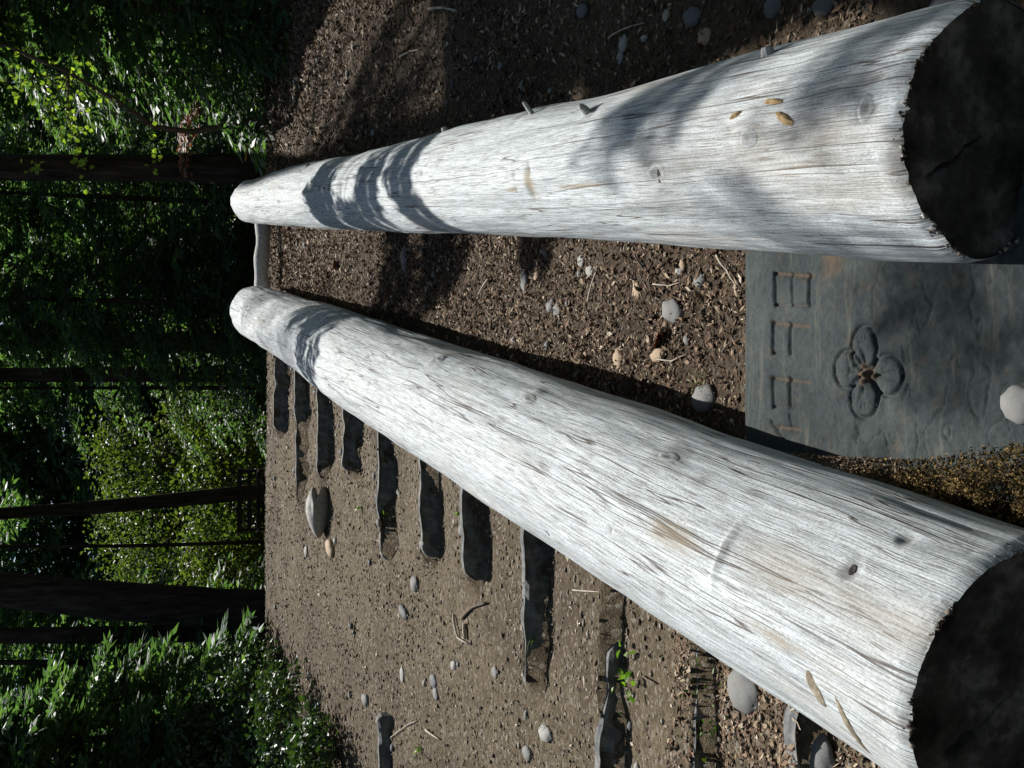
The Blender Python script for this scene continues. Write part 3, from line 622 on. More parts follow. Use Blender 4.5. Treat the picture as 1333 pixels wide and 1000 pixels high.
V, F = octs(9000, area_pts(9000, 'right'), .003, .014); tag(mesh('gravel', V, F, M['gravel']), 'fine gravel in the shaded outer litter', 'gravel', kind='stuff')
# moss between slab and thick log
mp = np.array([on_ramp(x, y, .185) for x, y in ((985, 590), (1040, 602), (1100, 612), (1160, 622), (1220, 625), (1280, 622), (1333, 625), (1400, 640))])
NM = 34000; q = rng.random(NM) * (len(mp) - 1.001); i = q.astype(int); f = (q - i)[:, None]; c = mp[i] * (1 - f) + mp[i + 1] * f; wd = .018 + .06 * (q / (len(mp) - 1))
xy = c[:, :2] + np.clip(rng.normal(0, 1, (NM, 2)), -1.7, 1.7) * wd[:, None] * .6 + np.array([-.012, 0])
V, F = flakes(NM, xy, .003, .0085, .5, .002, 1.3)
hgt = .150 + .07 * vnoise2(xy[:, 0] * 28, xy[:, 1] * 28, 5) - 18 * np.minimum(((xy - c[:, :2]) ** 2).sum(1), .002); V = V.reshape(-1, 4, 3); V[:, :, 2] += (hgt * rng.random(NM) ** .22)[:, None]
dry = (q < 2.2) | ((q < 3.0) & (rng.random(NM) < .5))
def sub(mask): k = mask.sum(); ii = np.arange(k)[:, None] * 4; return V[mask].reshape(-1, 3), np.concatenate([ii + [0, 1, 2], ii + [0, 2, 3]], 1).reshape(-1, 3)
v_, f_ = sub(~dry); tag(mesh('moss', v_, f_, M['moss']), 'olive and golden moss bank between slab and thick log', 'moss', kind='stuff')
v_, f_ = sub(dry); tag(mesh('dry_moss', v_, f_, M['drymoss']), 'dry brown moss crumbs along the slab edge', 'moss', kind='stuff')

# ---------------------------------------------------------------- twigs, slivers, dead leaf
def twig(pts, r, mat, label, name='twig', lift=.008):
    P = [on_ground(*p) + np.array([0, 0, lift]) for p in pts]
    path = []
    for a, b in zip(P[:-1], P[1:]):
        for k in np.linspace(0, 1, 5, endpoint=False): path.append(a * (1 - k) + b * k + np.array([0, 0, .004 * math.sin(k * 3.1)]))
    path.append(P[-1]); path = np.array(path); V, F = tube(path, np.linspace(r, r * .55, len(path)), 6)
    c = path.mean(0); o = mesh(name, V - c, F, M[mat], smooth=True); o.location = c.tolist(); tag(o, label, 'twig', 'twigs on the ground'); return o
tw = [([(768, 392), (780, 352), (782, 345)], .004, 'twig', 'straight pale twig lying up the litter strip'), ([(828, 330), (848, 360), (853, 388)], .003, 'twig_dark', 'thin bent dark twig near the log flank'),
      ([(853, 370), (875, 372), (890, 368)], .0025, 'twig', 'thin pale twig above the round grey pebble'), ([(936, 332), (950, 352), (963, 372)], .004, 'twig', 'pale twig at the slab corner'),
      ([(852, 467), (878, 470), (898, 461)], .0028, 'twig', 'curved pale stalk beside the curled dead leaf'), ([(943, 458), (965, 437)], .003, 'twig_dark', 'short dark twig touching the slab edge'),
      ([(640, 360), (624, 385)], .004, 'twig', 'short pale twig in shade far up the strip'), ([(701, 375), (715, 350)], .003, 'twig_dark', 'dark twig far up the strip'),
      ([(560, 12), (578, 10), (597, 14)], .008, 'twig', 'pale bent twig in the shaded litter at the far margin'), ([(522, 75), (535, 67), (548, 65)], .006, 'twig', 'forked pale twig in shaded litter'),
      ([(795, 50), (815, 38), (842, 30)], .004, 'twig', 'curved pale twig beside the white pebbles'), ([(592, 800), (598, 830), (612, 838)], .006, 'twig', 'bent driftwood stick on the open dirt'),
      ([(607, 812), (608, 832)], .011, 'twig', 'stubby pale driftwood piece on the open dirt'), ([(603, 805), (618, 790), (635, 785)], .010, 'twig_dark', 'dark curved bark scrap on the open dirt'),
      ([(748, 768), (775, 770), (800, 771)], .003, 'twig', 'thin straw lying on a tread against the log'), ([(840, 880), (858, 890)], .004, 'twig_dark', 'dark twig at the foot of the weedy step'),
      ([(1236, 612), (1255, 603), (1270, 590)], .0018, 'twig', 'hair-thin stalk curving over the moss bank'), ([(556, 950), (575, 963)], .006, 'twig', 'pale twig beside the upright stone edge'),
      ([(505, 965), (530, 945), (545, 938)], .004, 'twig', 'dry stalk over the upright stone edge')]
for a in tw: twig(*a, lift=.075 if 'hair' in a[3] else .008)
def sliver(px, py, ln, wd, turn, label):
    t, th, c, nr = log_hit('R', px, py); al = LD * math.cos(turn) + np.cross(nr, LD) * math.sin(turn); V, F = lump(c + nr * .006, nr, al, ln, wd, .004, int(px) + 3, 3, 7, 0)
    V = hug('R', V, nr, c); V = np.vstack([V, V - nr * .006]); n = len(V) // 2; F = F.tolist() + [[a + n for a in f[::-1]] for f in F.tolist()]
    o = mesh('bark_sliver', V - c, F, M['sliver']); o.location = c.tolist(); tag(o, label, 'bark')
sliver(1016, 153, .032, .011, -.45, 'widest golden bark sliver lying on the shaded log'); sliver(1002, 130, .030, .006, -.1, 'slim bark sliver above the widest one on the log'); sliver(955, 149, .020, .004, .35, 'thin short bark sliver nearest the branch shadow')
def curl_leaf(px, py, s, label, mat='dead_leaf'):
    P = on_ground(px, py); n = 9; V = []
    for i in range(n):
        for j in range(7):
            a = (i / (n - 1) - .5); b = (j / 6 - .5) * math.sin(math.pi * (i + .6) / (n + .2)); V.append((a * s * 1.3, b * s, s * (.9 * b * b + .5 * a * a) + .012))
    F = [[i * 7 + j, (i + 1) * 7 + j, (i + 1) * 7 + j + 1, i * 7 + j + 1] for i in range(n - 1) for j in range(6)]
    o = mesh('dead_leaf', np.array(V), F, M[mat], smooth=True); o.location = P.tolist(); o.rotation_euler = (.4, .2, random.uniform(0, 6)); tag(o, label, 'leaf')
curl_leaf(862, 445, .05, 'curled rust-brown dead leaf beside the tan stone'); curl_leaf(868, 432, .035, 'small brown dead leaf under the round grey pebble'); curl_leaf(440, 345, .06, 'reddish dead leaf far up the litter strip')

# ---------------------------------------------------------------- small green plants
def blades(P, n, h, spread, seed):
    r = np.random.default_rng(seed); V = []; F = []
    for k in range(n):
        a = r.uniform(0, 6.28); ln = h * r.uniform(.6, 1.1); o = P + np.append(r.normal(0, .008, 2), 0); d = np.array([math.cos(a), math.sin(a), 0]); s = np.cross(d, [0, 0, 1]); b = len(V)
        for q in np.linspace(0, 1, 5):
            c = o + d * ln * spread * q * q + np.array([0, 0, ln * (q - .45 * spread * q * q)]); wd = .0035 * (1 - q) + .0004; V += [c - s * wd, c + s * wd]
        F += [[b + 2 * i, b + 2 * i + 1, b + 2 * i + 3, b + 2 * i + 2] for i in range(4)]
    return np.array(V), F
def leafset(C, D, L, W, r, fold=.25):
    """oval leaves (6 corner vertices, two halves) at points C with directions D"""
    n = len(C); D = D / np.linalg.norm(D, axis=1)[:, None]; nr = r.normal(0, 1, (n, 3)); nr[:, 2] += 1.0; s = np.cross(nr, D); s /= np.linalg.norm(s, axis=1)[:, None] + 1e-9; u = np.cross(D, s)
    L = np.broadcast_to(L, (n,))[:, None]; W = np.broadcast_to(W, (n,))[:, None]; up = u * W * fold
    V = np.stack([C, C + D * L * .35 + s * W * .5 + up, C + D * L * .72 + s * W * .38 + up, C + D * L, C + D * L * .72 - s * W * .38 + up, C + D * L * .35 - s * W * .5 + up], 1).reshape(-1, 3)
    i = np.arange(n)[:, None] * 6; F = np.concatenate([i + [0, 1, 2, 3], i + [0, 3, 4, 5]], 1).reshape(-1, 4); return V, F
for (x, y, h, n, sp, lb) in ((700, 828, .09, 9, .9, 'bright green grass tuft on the broad step face'), (395, 508, .10, 6, .8, 'small grass tuft by the upper steps'), (600, 668, .06, 6, .9, 'sparse grass blades under a step edge'),
                             (470, 660, .08, 6, .8, 'grass tuft near the heart-shaped rock'), (505, 668, .07, 6, .9, 'short grass blades on the long step edge'), (548, 975, .10, 8, .9, 'thin grass blades at the upright stone edge')):
    P = on_ground(x, y); V, F = blades(P, n, h, sp, int(x)); o = mesh('grass_tuft', V - P, F, M['grass']); o.location = P.tolist(); tag(o, lb, 'grass')
for (x, y, s, n, lb) in ((826, 868, .10, 16, 'leafy weed at the foot of the ninth step'), (815, 895, .07, 10, 'small weed in the step shadow'), (925, 905, .13, 60, 'green moss-like weed between step and pale rock'), (705, 940, .05, 30, 'yellow-green moss patch on the dirt'), (925, 498, .04, 60, 'bright green moss cap on the grey stone by the slab'), (905, 490, .035, 30, 'green moss sprig in the litter by the slab')):
    P = on_ground(x, y) + np.array([0, 0, .02 if 'cap' in lb else 0]); r = np.random.default_rng(int(x + y)); C = P + r.normal(0, 1, (n, 3)) * np.array([s * .5, s * .5, s * .15]) + np.array([0, 0, s * .25]); D = r.normal(0, 1, (n, 3)) + [0, 0, .4]
    V, F = leafset(C, D, s * (.14 if n > 25 else .3), s * (.07 if n > 25 else .2), r); o = mesh('moss_patch' if n > 25 else 'weed', V - P, F, M['greenmoss' if n > 25 else 'grass']); o.location = P.tolist(); tag(o, lb, 'moss' if n > 25 else 'plant', kind='stuff' if n > 25 else None)

# ---------------------------------------------------------------- trees
def bough(r, base, d, L, droop=.5, leaf=.09, width=.018, ntw=13, nl=7, upc=0.15):
    """flat conifer spray: drooping axis, side twigs, leaflets along the twigs. returns quads verts (n*4,3) and axis path"""
    d = unit(d); q = np.linspace(0, 1, 12); ax = base + np.outer(q * L, d) + np.outer(upc * L * q - droop * L * q ** 2, [0, 0, 1.]); sd = unit(np.cross(d, [0, 0, 1.]) + 1e-6)
    tq = np.linspace(.12, 1, ntw); A = np.stack([np.interp(tq, q, ax[:, i]) for i in range(3)], -1); tl = L * .42 * (1 - tq * .78) + .05
    out = []
    for s in (-1, 1):
        td = sd * s * .85 + d * .55 + np.array([0, 0, -.18]) + r.normal(0, .12, (ntw, 3)); td /= np.linalg.norm(td, axis=1)[:, None]
        lq = np.linspace(.1, 1, nl)
        C = A[:, None] + td[:, None] * (tl[:, None] * lq)[..., None]; C[..., 2] -= .22 * (tl[:, None] * lq ** 2)
        C = C.reshape(-1, 3); T = np.repeat(td, nl, 0)
        for s2 in (-1, 1):
            ld = T * .75 + np.cross(T, [0, 0, 1.]) * s2 * .6 + r.normal(0, .22, T.shape) + np.array([0, 0, -.12]); ld /= np.linalg.norm(ld, axis=1)[:, None]
            n = r.normal(0, .45, T.shape) + np.array([0, 0, 1.]); s_ = np.cross(n, ld); s_ /= np.linalg.norm(s_, axis=1)[:, None]
            l = leaf * r.uniform(.6, 1.2, len(C))[:, None]; wd = width * r.uniform(.7, 1.2, len(C))[:, None]
            out.append(np.stack([C, C + ld * l * .45 + s_ * wd, C + ld * l, C + ld * l * .45 - s_ * wd], 1))
    return np.concatenate(out).reshape(-1, 3), ax
def quads(n): return np.arange(n * 4).reshape(-1, 4)
def conifer(seed, h, rad, z0=.1, nb=60, leaf=.10, width=.02, droop=.45, ntw=11, nl=6):
    r = np.random.default_rng(seed); VV = []; br = []
    for k in range(nb):
        q = (k + r.random()) / nb; z = z0 + (h - z0) * q; L = rad * (1 - .8 * q ** 1.2) * r.uniform(.7, 1.15); a = k * 2.4 + r.normal(0, .4); d = np.array([math.cos(a), math.sin(a), r.uniform(-.15, .25)])
        v, ax = bough(r, np.array([0, 0, z]), d, L, droop * r.uniform(.6, 1.3), leaf, width, ntw, nl); VV.append(v); br.append(ax)
    return np.concatenate(VV), br
def broad(seed, h, rad, n=6000, leaf=.07, z0=.2, nclump=34):
    """broadleaf crown: leaves clumped round branch tips"""
    r = np.random.default_rng(seed); C = []; br = []; D = []
    for k in range(nclump):
        a = r.uniform(0, 6.28); q = r.random(); z = z0 + (h - z0) * q; R = rad * math.sqrt(max(.05, 1 - (2 * q - .9) ** 2 * .8)) * r.uniform(.35, 1); tip = np.array([math.cos(a) * R, math.sin(a) * R, z]); base = np.array([0, 0, z * .55]); br.append(np.array([base, (base + tip) / 2 + [0, 0, .12 * R], tip]))
        m_ = n // nclump; sg = rad * .22; pts = tip + r.normal(0, 1, (m_, 3)) * [sg, sg, sg * .5]; C.append(pts); D.append((pts - tip) + r.normal(0, sg, (m_, 3)) - [0, 0, sg * .7])
    C = np.concatenate(C); D = np.concatenate(D); L = leaf * r.uniform(.6, 1.25, len(C)); V, F = leafset(C, D, L, L * .62, r); return V, F, br
def trunkmesh(path, rad, ns=14, seed=0):
    V, F = tube(path, rad, ns); n = len(path); Vr = V.reshape(n, ns, 3); c = np.asarray(path, float)[:, None]
    jj = np.arange(ns); k = 1 + .16 * fbm(jj[None] * 1.1 + 0 * np.arange(n)[:, None], np.arange(n)[:, None] * .6 + 0 * jj[None], 3, seed); return (c + (Vr - c) * k[..., None]).reshape(-1, 3), F
def addlimbs(V, F, limbs, r0=.03):
    V = [V]; F = list(F); b = len(V[0])
    for ax in limbs:
        v, f = tube(ax, np.linspace(r0, r0 * .25, len(ax)), 5, False); V.append(v); F += [[a + b for a in q] for q in f]; b += len(v)
    return np.concatenate(V), F
def rotz(V, a): c, s = math.cos(a), math.sin(a); return np.stack([V[:, 0] * c - V[:, 1] * s, V[:, 0] * s + V[:, 1] * c, V[:, 2]], -1)
def P_at(px_y, dist, px_x=335):                    # foot of a tree seen at picture row px_y, standing dist metres ahead
    p = at(px_x, px_y, dist); return np.array([p[0], p[1], float(H(p[0], p[1])) - .05])
def tall_tree(py0, py1, dist, wpx, label, group, h=13, crown=None, seed=1, limbs=0, lowest=5.0, name='tall_tree'):
    """py0: picture row at the foot, py1: picture row at the picture's left edge (higher up the trunk)"""
    B = P_at(py0, dist); Tp = at(0, py1, dist); lean = (Tp[0] - B[0]) / (Tp[2] - B[2]); r0 = wpx * dist / FPX / 2
    r = np.random.default_rng(seed); zs = np.linspace(0, h, 22); path = [B + np.array([lean * min(z, 6) + .03 * math.sin(z * .8 + seed), .02 * math.sin(z * .7), z]) for z in zs]
    rad = r0 * (1.05 - .55 * zs / h); rad[0] *= 1.35; rad[1] *= 1.08
    root = empty(name, B); tag(root, label, 'tree', group)
    V, F = trunkmesh(path, rad, 16, seed); VV = []; lb = []
    for k in range(limbs):
        z = lowest + (h - lowest) * (k + r.random()) / limbs; i = np.interp(z, zs, np.arange(22)); b = path[int(i)]; a = k * 2.4 + r.normal(0, .5); v, ax = bough(r, b, np.array([math.cos(a), math.sin(a), .1]), (crown or 1.8) * r.uniform(.7, 1.1), .4, .20, .045, 10, 5); VV.append(v); lb.append(ax)
    return root, V, F, VV, lb, np.array(path), r
def finish_tree(root, V, F, VV, lb, mat='needle', lr=.025):
    V, F = addlimbs(V, F, lb, lr); child('trunk', V, F, M['bark'], root, smooth=True)
    if VV: v = np.concatenate(VV); child('crown', v, quads(len(v) // 4), M[mat], root)
def sunward(P, height): s = (height - P[2]) / S[2]; return np.asarray(P) + S * s
def shade(VV, lb, r, trunk, targets, leafs=.22, wd=.05, ntw=10, nl=5):
    """boughs of this tree that hang in the sun's way of ground targets (x, y, z, height, length, count)"""
    for (x, y, z, hgt, L, n) in targets:
        for k in range(n):
            c = sunward(np.array([x, y, z]), hgt) + r.normal(0, .22 * L, 3) * [1, 1, .4]; i = int(np.argmin(abs(trunk[:, 2] - min(c[2], trunk[-1, 2])))); b = trunk[i]; d = c - b; ln = np.linalg.norm(d[:2]); d = unit(np.append(d[:2], 0) + r.normal(0, .5, 3) * [1, 1, .1]) if ln > .3 else unit(r.normal(0, 1, 3))
            st = c - d * L * .55; v, ax = bough(r, st, d, L, .3, leafs, wd, ntw, nl); VV.append(v); lb.append(np.vstack([b, (b + st) / 2 + [0, 0, .15], st, ax[4]])); lb.append(ax)

# the forked dark trunk at the crest
root, V, F, VV, lb, path, r = tall_tree(805, 765, 17, 52, 'thick dark leaning tree trunk beyond the crest beside the path', 'dark forest trunks', 10, seed=2, limbs=12, lowest=5.5)
finish_tree(root, V, F, VV, lb)
root, V, F, VV, lb, path, r = tall_tree(822, 828, 18, 24, 'slim straight dark trunk crossing behind the leaning one', 'dark forest trunks', 10, seed=3, limbs=10, lowest=5.5); finish_tree(root, V, F, VV, lb)
root, V, F, VV, lb, path, r = tall_tree(214, 221, 12.5, 34, 'straight dark trunk behind the far end of the branch-shadowed log', 'dark forest trunks', 12, seed=5)
tg = [(xlog('R', y) + dx, y, .2 + .16 * (y - 1.7), 8.2 + random.uniform(-1, 1.2), L, 4) for dx, L in ((.98, .35), (1.35, .6), (1.9, 1.0), (2.5, 1.1), (3.1, 1.2)) for y in (1.2, 1.7, 2.3, 2.9, 3.5, 4.1, 4.6) + ((5.1, 5.6) if dx > 1.5 else ())]
shade(VV, lb, r, path, tg, .24, .085);
v, ax = bough(r, path[4] + 0, np.array([.5, -.5, .1]), .9, .5, .1, .02, 10, 6); lb.append(ax)
finish_tree(root, V, F, VV, lb, lr=.007); dv = child('dead_bough', v + (at(245, 175, 10.6) - v.mean(0)), quads(len(v) // 4), M['brownneedle'], root); tag(dv, 'rust-brown dead bough')
c = at(320, 212, 12.5 - .16); V = []; zz = np.linspace(-.03, .03, 2)
tp = empty('marker_tape', at(322, 212, 12.3)); tag(tp, 'orange marker tape tied round the straight trunk', 'tape')
cx = path[0][0]; rr_ = 34 * 12.5 / FPX / 2 * 1.12; zc = at(320, 212, 12.3)[2]
V = [(cx + rr_ * math.cos(s), 12.5 + rr_ * math.sin(s), zc + k * .012) for s in np.linspace(0, 2 * math.pi, 24, endpoint=False) for k in (-1, 1)]; child('tape_loop', V, [[2 * i, (2 * i + 2) % 48, (2 * i + 3) % 48, 2 * i + 1] for i in range(24)], M['tape'], tp)
e = at(321, 193, 12.3); V, F = tube([e + [0, 0, .08], e + [.01, -.01, .03], e + [-.01, 0, -.03], e + [0, -.02, -.08]], .012, 6); child('tape_tail', V, F, M['tape'], tp)
r = np.random.default_rng(77); B = np.array([3.1, 6.4, float(H(3.1, 6.4)) - .05]); path = np.array([B + [.05 * math.sin(z), .04 * math.cos(z * 1.3), z] for z in np.linspace(0, 6, 14)])
root = empty('unseen_shade_tree', B); tag(root, 'slender unseen tree added just outside the view whose low boughs shade the logs', 'tree'); V, F = trunkmesh(path, np.linspace(.09, .03, 14), 12, 4); VV = []; lb = []  # unseen tree, added out of view to throw bough shade on logs and litter
# small low boughs whose shade crosses the logs and the strip between them
tg = []
for n_, pts in (('R', [(408, 250, .38), (430, 230, .38), (432, 285, .35), (452, 250, .4), (478, 232, .35), (512, 212, .4), (530, 262, .3), ]),
                ('L', [])):
    for (px, py, L_) in pts: c_ = log_hit(n_, px, py)[2]; tg.append((c_[0], c_[1], c_[2], c_[2] + (3.3 if n_ == 'R' else 6.0), L_, 1))
for (px, py, L_) in ((525, 345, .5), (545, 395, .5), (575, 350, .45)): c_ = on_ground(px, py) if px < 1000 else on_ramp(px, py, OFF); tg.append((c_[0], c_[1], c_[2], c_[2] + 3.6, L_, 2 if px < 1000 else 1))
shade(VV, lb, r, path, tg, .09, .018, 12, 6); tg = []
for (px, py, L_) in ((795, 170, .22), (815, 140, .2), (860, 120, .2), (910, 108, .22), (960, 90, .2), (1100, 70, .2), (1160, 50, .24), (1150, 130, .2)): c_ = log_hit('R', px, py)[2]; tg.append((c_[0], c_[1], c_[2], c_[2] + 4.6, L_, 1))
for (px, py) in ((335, 400), (345, 425), (362, 452), (385, 440)): c_ = log_hit('L', px, py)[2]; tg.append((c_[0], c_[1], c_[2], c_[2] + 7.5, .5, 2))
for (px, py, L_) in ((1235, 345, .26), (1290, 380, .26)): c_ = on_ramp(px, py, OFF); tg.append((c_[0], c_[1], c_[2], c_[2] + 5.5, L_, 2))
shade(VV, lb, r, path, tg, .05, .008, 8, 4)
tg = [(xlog('R', y) + dx, y, .16 * (y - 1.7), .16 * (y - 1.7) + 5.0, .30, 2) for y in np.arange(1.5, 4.7, .27) for dx in (.52, .74, .95)]
shade(VV, lb, r, path, tg, .11, .032, 8, 5); finish_tree(root, V, F, VV, lb, lr=.006)


for (a, b, d, wd, lb_, lm, sd) in ((329, 345, 19, 9, 'thin dark sapling trunk rising between the far log ends', 5, 7), (640, 668, 21, 20, 'dark leaning trunk behind the slatted bench', 8, 8), (706, 712, 19, 5, 'very thin upright sapling near the bench', 4, 9),
                               (445, 440, 18.5, 30, 'dark trunk directly behind the thick log far end', 10, 12), (490, 486, 19.5, 22, 'second dark trunk behind the thick log far end', 8, 13),
                               (858, 862, 18, 8, 'thin trunk half hidden by ferny boughs at the side', 5, 15), (88, 84, 16, 14, 'dark trunk high in the corner above the outer litter', 6, 16)):
    root, V, F, VV, lb, path, r = tall_tree(a, b, d, wd, lb_, 'dark forest trunks', 9 + sd % 2, seed=sd, limbs=lm * 2, lowest=5.5); finish_tree(root, V, F, VV, lb)

# nearer young conifers and shrubs, one by one
def young(seed, P, h, rad, label, nb=46, leaf=.15, width=.024, group='young conifers', **k):
    v, br = conifer(seed, h, rad, .15, nb, leaf, width, **k); root = empty('young_conifer', P); tag(root, label, 'tree', group); P = np.array(P)
    tv, tf = tube([P + [0, 0, z] for z in np.linspace(0, h, 8)], np.linspace(.05, .012, 8), 8); tv, tf = addlimbs(tv, tf, [b + P for b in br], .010)
    child('trunk', tv, tf, M['bark'], root); child('crown', v + P, quads(len(v) // 4), M['needle'], root)
young(31, P_at(945, 10.2), 4.2, 1.0, 'feathery young conifer left of the thick leaning trunk', 60)
young(32, P_at(985, 9.4), 3.8, 1.2, 'nearest bushy young conifer at the side margin', 56)
young(33, P_at(960, 13), 5.5, 1.2, 'taller young conifer behind the feathery one', 56)
young(34, P_at(20, 9.6), 3.6, 1.5, 'dark spreading young conifer over the outer litter', 60, droop=.6)
young(35, P_at(75, 12.5), 4.6, 1.25, 'young conifer between two trunks above the outer litter', 50)
young(36, P_at(265, 14.5), 5.5, 1.6, 'young conifer behind the branch-shadowed log end', 56)
young(37, P_at(395, 14.5), 5.2, 1.5, 'silvery-tipped young conifer behind the pole gap', 60)
young(38, P_at(505, 20), 6.5, 1.8, 'shaded young conifer between thick log end and bench', 50, .11, .022)
def shrub(seed, P, h, rad, label, n=3000, leaf=.05, mat='shrub', nclump=26, name='leafy_shrub'):
    v, f, br = broad(seed, h, rad, n, leaf, .08, nclump); root = empty(name, P); tag(root, label, 'shrub'); P = np.array(P); tv, tf = tube([P, P + [0, 0, h * .3]], [.012, .008], 6); tv, tf = addlimbs(tv, tf, [b + P for b in br], .006)
    child('stems', tv, tf, M['twig_dark'], root); child('foliage', v + P, f, M[mat], root)
p = on_ground(405, 945); shrub(51, (p[0], p[1], p[2] - .02), .42, .42, 'low bright-leaved shrub spilling onto the dirt slope', 1500, .045)
p = on_ground(440, 985); shrub(52, (p[0], p[1], p[2] - .02), .32, .32, 'small leafy shrub at the margin of the dirt slope', 900, .05)
p = on_ground(375, 900); shrub(53, (p[0], p[1], p[2] - .02), .5, .4, 'rounded shrub behind the low bright-leaved one', 1300, .045)
p = on_ground(365, 985); shrub(54, (p[0], p[1], p[2] - .02), .9, .6, 'taller leafy shrub under the nearest young conifer', 2200, .055)
for k, (py, d, h, rd, n) in enumerate(((590, 25.5, 4.2, 1.7, 5200), (665, 26, 4.4, 1.7, 5200), (735, 25, 3.6, 1.6, 4500), (545, 24.5, 2.6, 1.4, 3200), (625, 23, 2.2, 1.4, 3200), (700, 22.5, 2.0, 1.4, 3200), (765, 22.5, 2.2, 1.3, 3000))):
    shrub(55 + k, P_at(py, d), h, rd, 'sunlit yellow-green bush ' + ('tallest behind the bench', 'tall beside the leaning bench trunk', 'tall near the thick leaning trunk', 'low beyond the second dark trunk', 'low right behind the bench', 'low by the very thin sapling', 'low against the thick leaning trunk')[k], n, .10, 'broad', 46)
# hanging leafy twig with back-lit leaves, upper corner
r = np.random.default_rng(61); P0 = P_at(150, 9.8); root = empty('vine_maple', P0); tag(root, 'slender maple with small back-lit yellow-green leaves hanging before the straight trunk', 'tree')
path = [P0, at(250, 172, 9.6), at(200, 165, 9.3), at(150, 130, 9.0), at(90, 95, 8.8), at(10, 60, 8.8), at(-120, 40, 8.9)]; V, F = tube(np.array(path), np.linspace(.03, .008, 7), 8); C = []; limbs = []
for (x, y, n, sx, sy) in ((90, 100, 60, .08, .10), (60, 130, 40, .10, .12), (95, 150, 30, .05, .15), (100, 190, 26, .04, .15), (105, 215, 10, .04, .05), (45, 215, 12, .05, .04), (20, 110, 40, .12, .1), (150, 125, 8, .04, .05), (10, 60, 50, .15, .15), (120, 115, 16, .06, .08), (-60, 120, 90, .3, .3), (200, 190, 14, .02, .14), (285, 95, 10, .06, .03)):
    c = at(x, y, 8.9); limbs.append(np.array([path[4] if x < 130 else path[2], (path[4] + c) / 2 + [0, 0, .05], c])); C.append(c + r.normal(0, 1, (n, 3)) * [sy * 1.0, .12, sx])
C = np.concatenate(C); D = r.normal(0, .6, C.shape) + [0, 0, -.7]; lv, lf = leafset(C, D, .045 * r.uniform(.7, 1.2, len(C)), .038, r); V, F = addlimbs(V, F, limbs, .006); child('trunk', V, F, M['twig_dark'], root); child('crown', lv, lf, M['maple'], root)

# ---------------------------------------------------------------- slatted bench beyond the crest
bx = at(330, 651, 20.0); zb = float(H(bx[0], 20.0)); zt = at(314, 651, 20.0)[2]; root = empty('slatted_bench', (bx[0], 20.0, zb)); tag(root, 'small dark slatted bench standing beyond the crest', 'bench')
def box(name, cx, cy, cz, sx, sy, sz, par):
    V = [(cx + a * sx / 2, cy + b * sy / 2, cz + c * sz / 2) for a in (-1, 1) for b in (-1, 1) for c in (-1, 1)]
    return child(name, V, [[0, 1, 3, 2], [4, 6, 7, 5], [0, 4, 5, 1], [2, 3, 7, 6], [0, 2, 6, 4], [1, 5, 7, 3]], M['bench'], par)
W = 78 * 20 / FPX
for s in (-1, 1): box('post', bx[0] + s * (W / 2 - .03), 20, (zb + zt) / 2, .06, .07, zt - zb, root); box('leg', bx[0] + s * (W / 2 - .03), 19.55, zb + .2, .06, .06, .42, root); box('arm', bx[0] + s * (W / 2 - .03), 19.76, zb + .60, .05, .5, .04, root)
box('top_rail', bx[0], 19.99, zt + .03, W + .04, .09, .09, root)
for k in range(3): box('back_slat', bx[0], 19.96, zt - .15 - .17 * k, W - .1, .03, .07, root)
for k in range(4): box('seat_slat', bx[0], 19.54 + .12 * k, zb + .43, W, .09, .035, root)

# ---------------------------------------------------------------- the forest beyond, read as one mass
VV = []; protoC = [conifer(200 + k, 1.0, .30, .02, 44, .028, .0058, .6, 9, 5)[0] for k in range(4)]
r = np.random.default_rng(9)
def put(x, y, h, wide): v = rotz(protoC[r.integers(4)], r.uniform(0, 6.28)) * [wide * h, wide * h, h]; VV.append(v + [x, y, float(H(x, y)) - .1])
for row, (d, n, h0, h1) in enumerate(((16.5, 21, 2.8, 4.6), (20, 19, 4.0, 6.4), (26, 17, 6, 9.5), (33, 19, 9, 13), (42, 20, 14, 18))):
    for k in range(n):
        az = -30 + 60 * (k + .5 + r.uniform(-.35, .35)) / n; dd = d + r.uniform(-1.5, 1.5)
        if -14.5 < az < .5 and d < 25: continue           # clearing behind the bench
        if -14 < az < 4 and 25 < d < 30: continue
        if -9.0 < az < -7.0 and d > 36: continue          # window to the sky
        put(math.tan(R_(az)) * dd, dd, r.uniform(h0, h1), r.uniform(1.0, 1.5) if d < 30 else r.uniform(.8, 1.1))
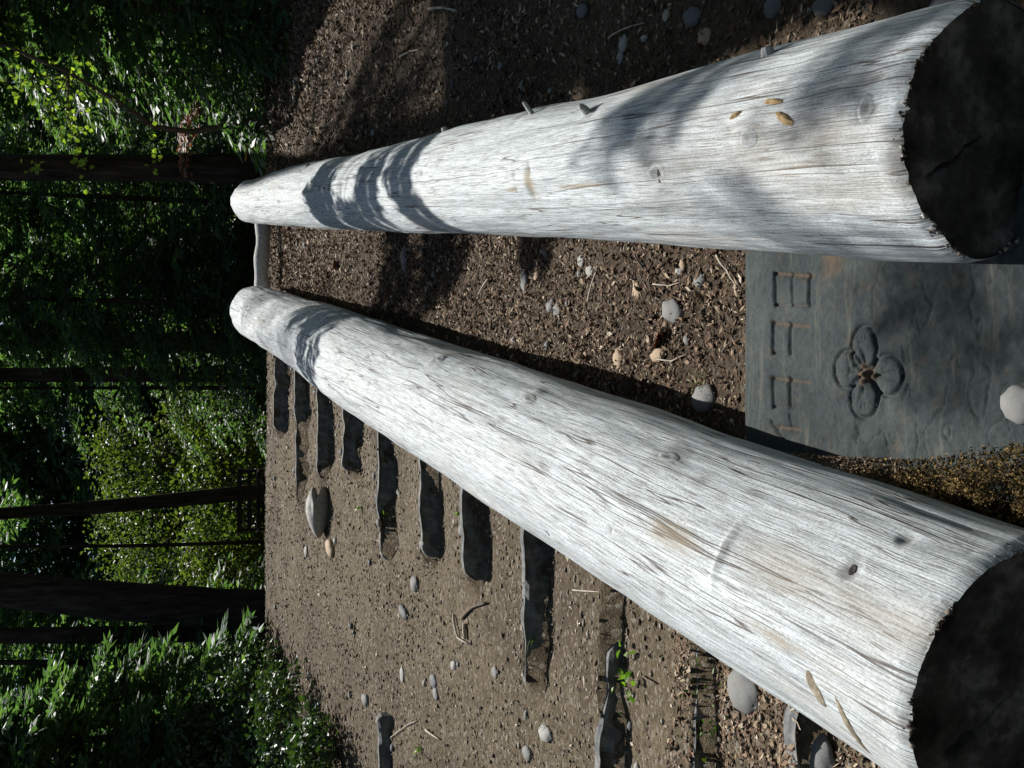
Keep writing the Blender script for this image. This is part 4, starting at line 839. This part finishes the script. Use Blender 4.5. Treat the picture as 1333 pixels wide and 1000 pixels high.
for k in range(9): az = -13 + 13.5 * k / 8; put(math.tan(R_(az)) * 36, 36 + r.uniform(-1, 1), r.uniform(9, 13) if abs(az + 8) > 1.1 else 4.5, 1.0)
v = np.concatenate(VV); tag(mesh('forest_foliage', v, quads(len(v) // 4), M['needle']), 'dense dark conifer forest filling the background beyond the crest', 'forest', kind='stuff')
# high canopy and the woods round the glade, outside the picture
VV = []
def cloud(cx, cy, cz, rx, ry, rz, n, leaf=.34):
    u = r.normal(0, 1, (n, 3)); u /= np.linalg.norm(u, axis=1)[:, None]; c = np.array([cx, cy, cz]) + u * (r.random(n) ** .4)[:, None] * [rx, ry, rz]; d = r.normal(0, 1, (n, 3)) + [0, 0, -.3]; d /= np.linalg.norm(d, axis=1)[:, None]; nn = r.normal(0, .6, (n, 3)) + [0, 0, 1]; s = np.cross(nn, d); s /= np.linalg.norm(s, axis=1)[:, None]; l = leaf * r.uniform(.6, 1.3, n)[:, None]
    VV.append(np.stack([c, c + d * l * .5 + s * l * .25, c + d * l, c + d * l * .5 - s * l * .25], 1).reshape(-1, 3))
for k in range(26):                                        # walls of forest left, right and behind
    a = R_(40 + 280 * (k + .5) / 26); dd = r.uniform(9, 14); x, y = math.sin(a) * dd, 3 + math.cos(a) * dd
    if -80 < math.degrees(math.atan2(x, y - 3)) < -5: h = 5
    else: h = r.uniform(8.5, 12)
    cloud(x, y, h * .5, 2.4, 2.4, h * .5, 1700)
for k in range(22):                                        # tall crowns over the understorey, beyond the glade's sun
    az = -58 + 90 * (k + .5) / 22; dd = r.uniform(25, 31); x, y = math.sin(R_(az)) * dd, math.cos(R_(az)) * dd
    if not -15 < az < 17: cloud(x, y, 13.5, 2.8, 2.8, 4.5, 550)
for (x, y, z) in ((6.5, 12, 9), (9, 9, 9), (7, 5, 8.5), (6, 1, 8.5)): cloud(x, y, z, 2.4, 2.4, 1.6, 1500)
v = np.concatenate(VV); tag(mesh('forest_canopy', v, quads(len(v) // 4), M['needle']), 'high leafy canopy of the surrounding woods', 'forest', kind='stuff')
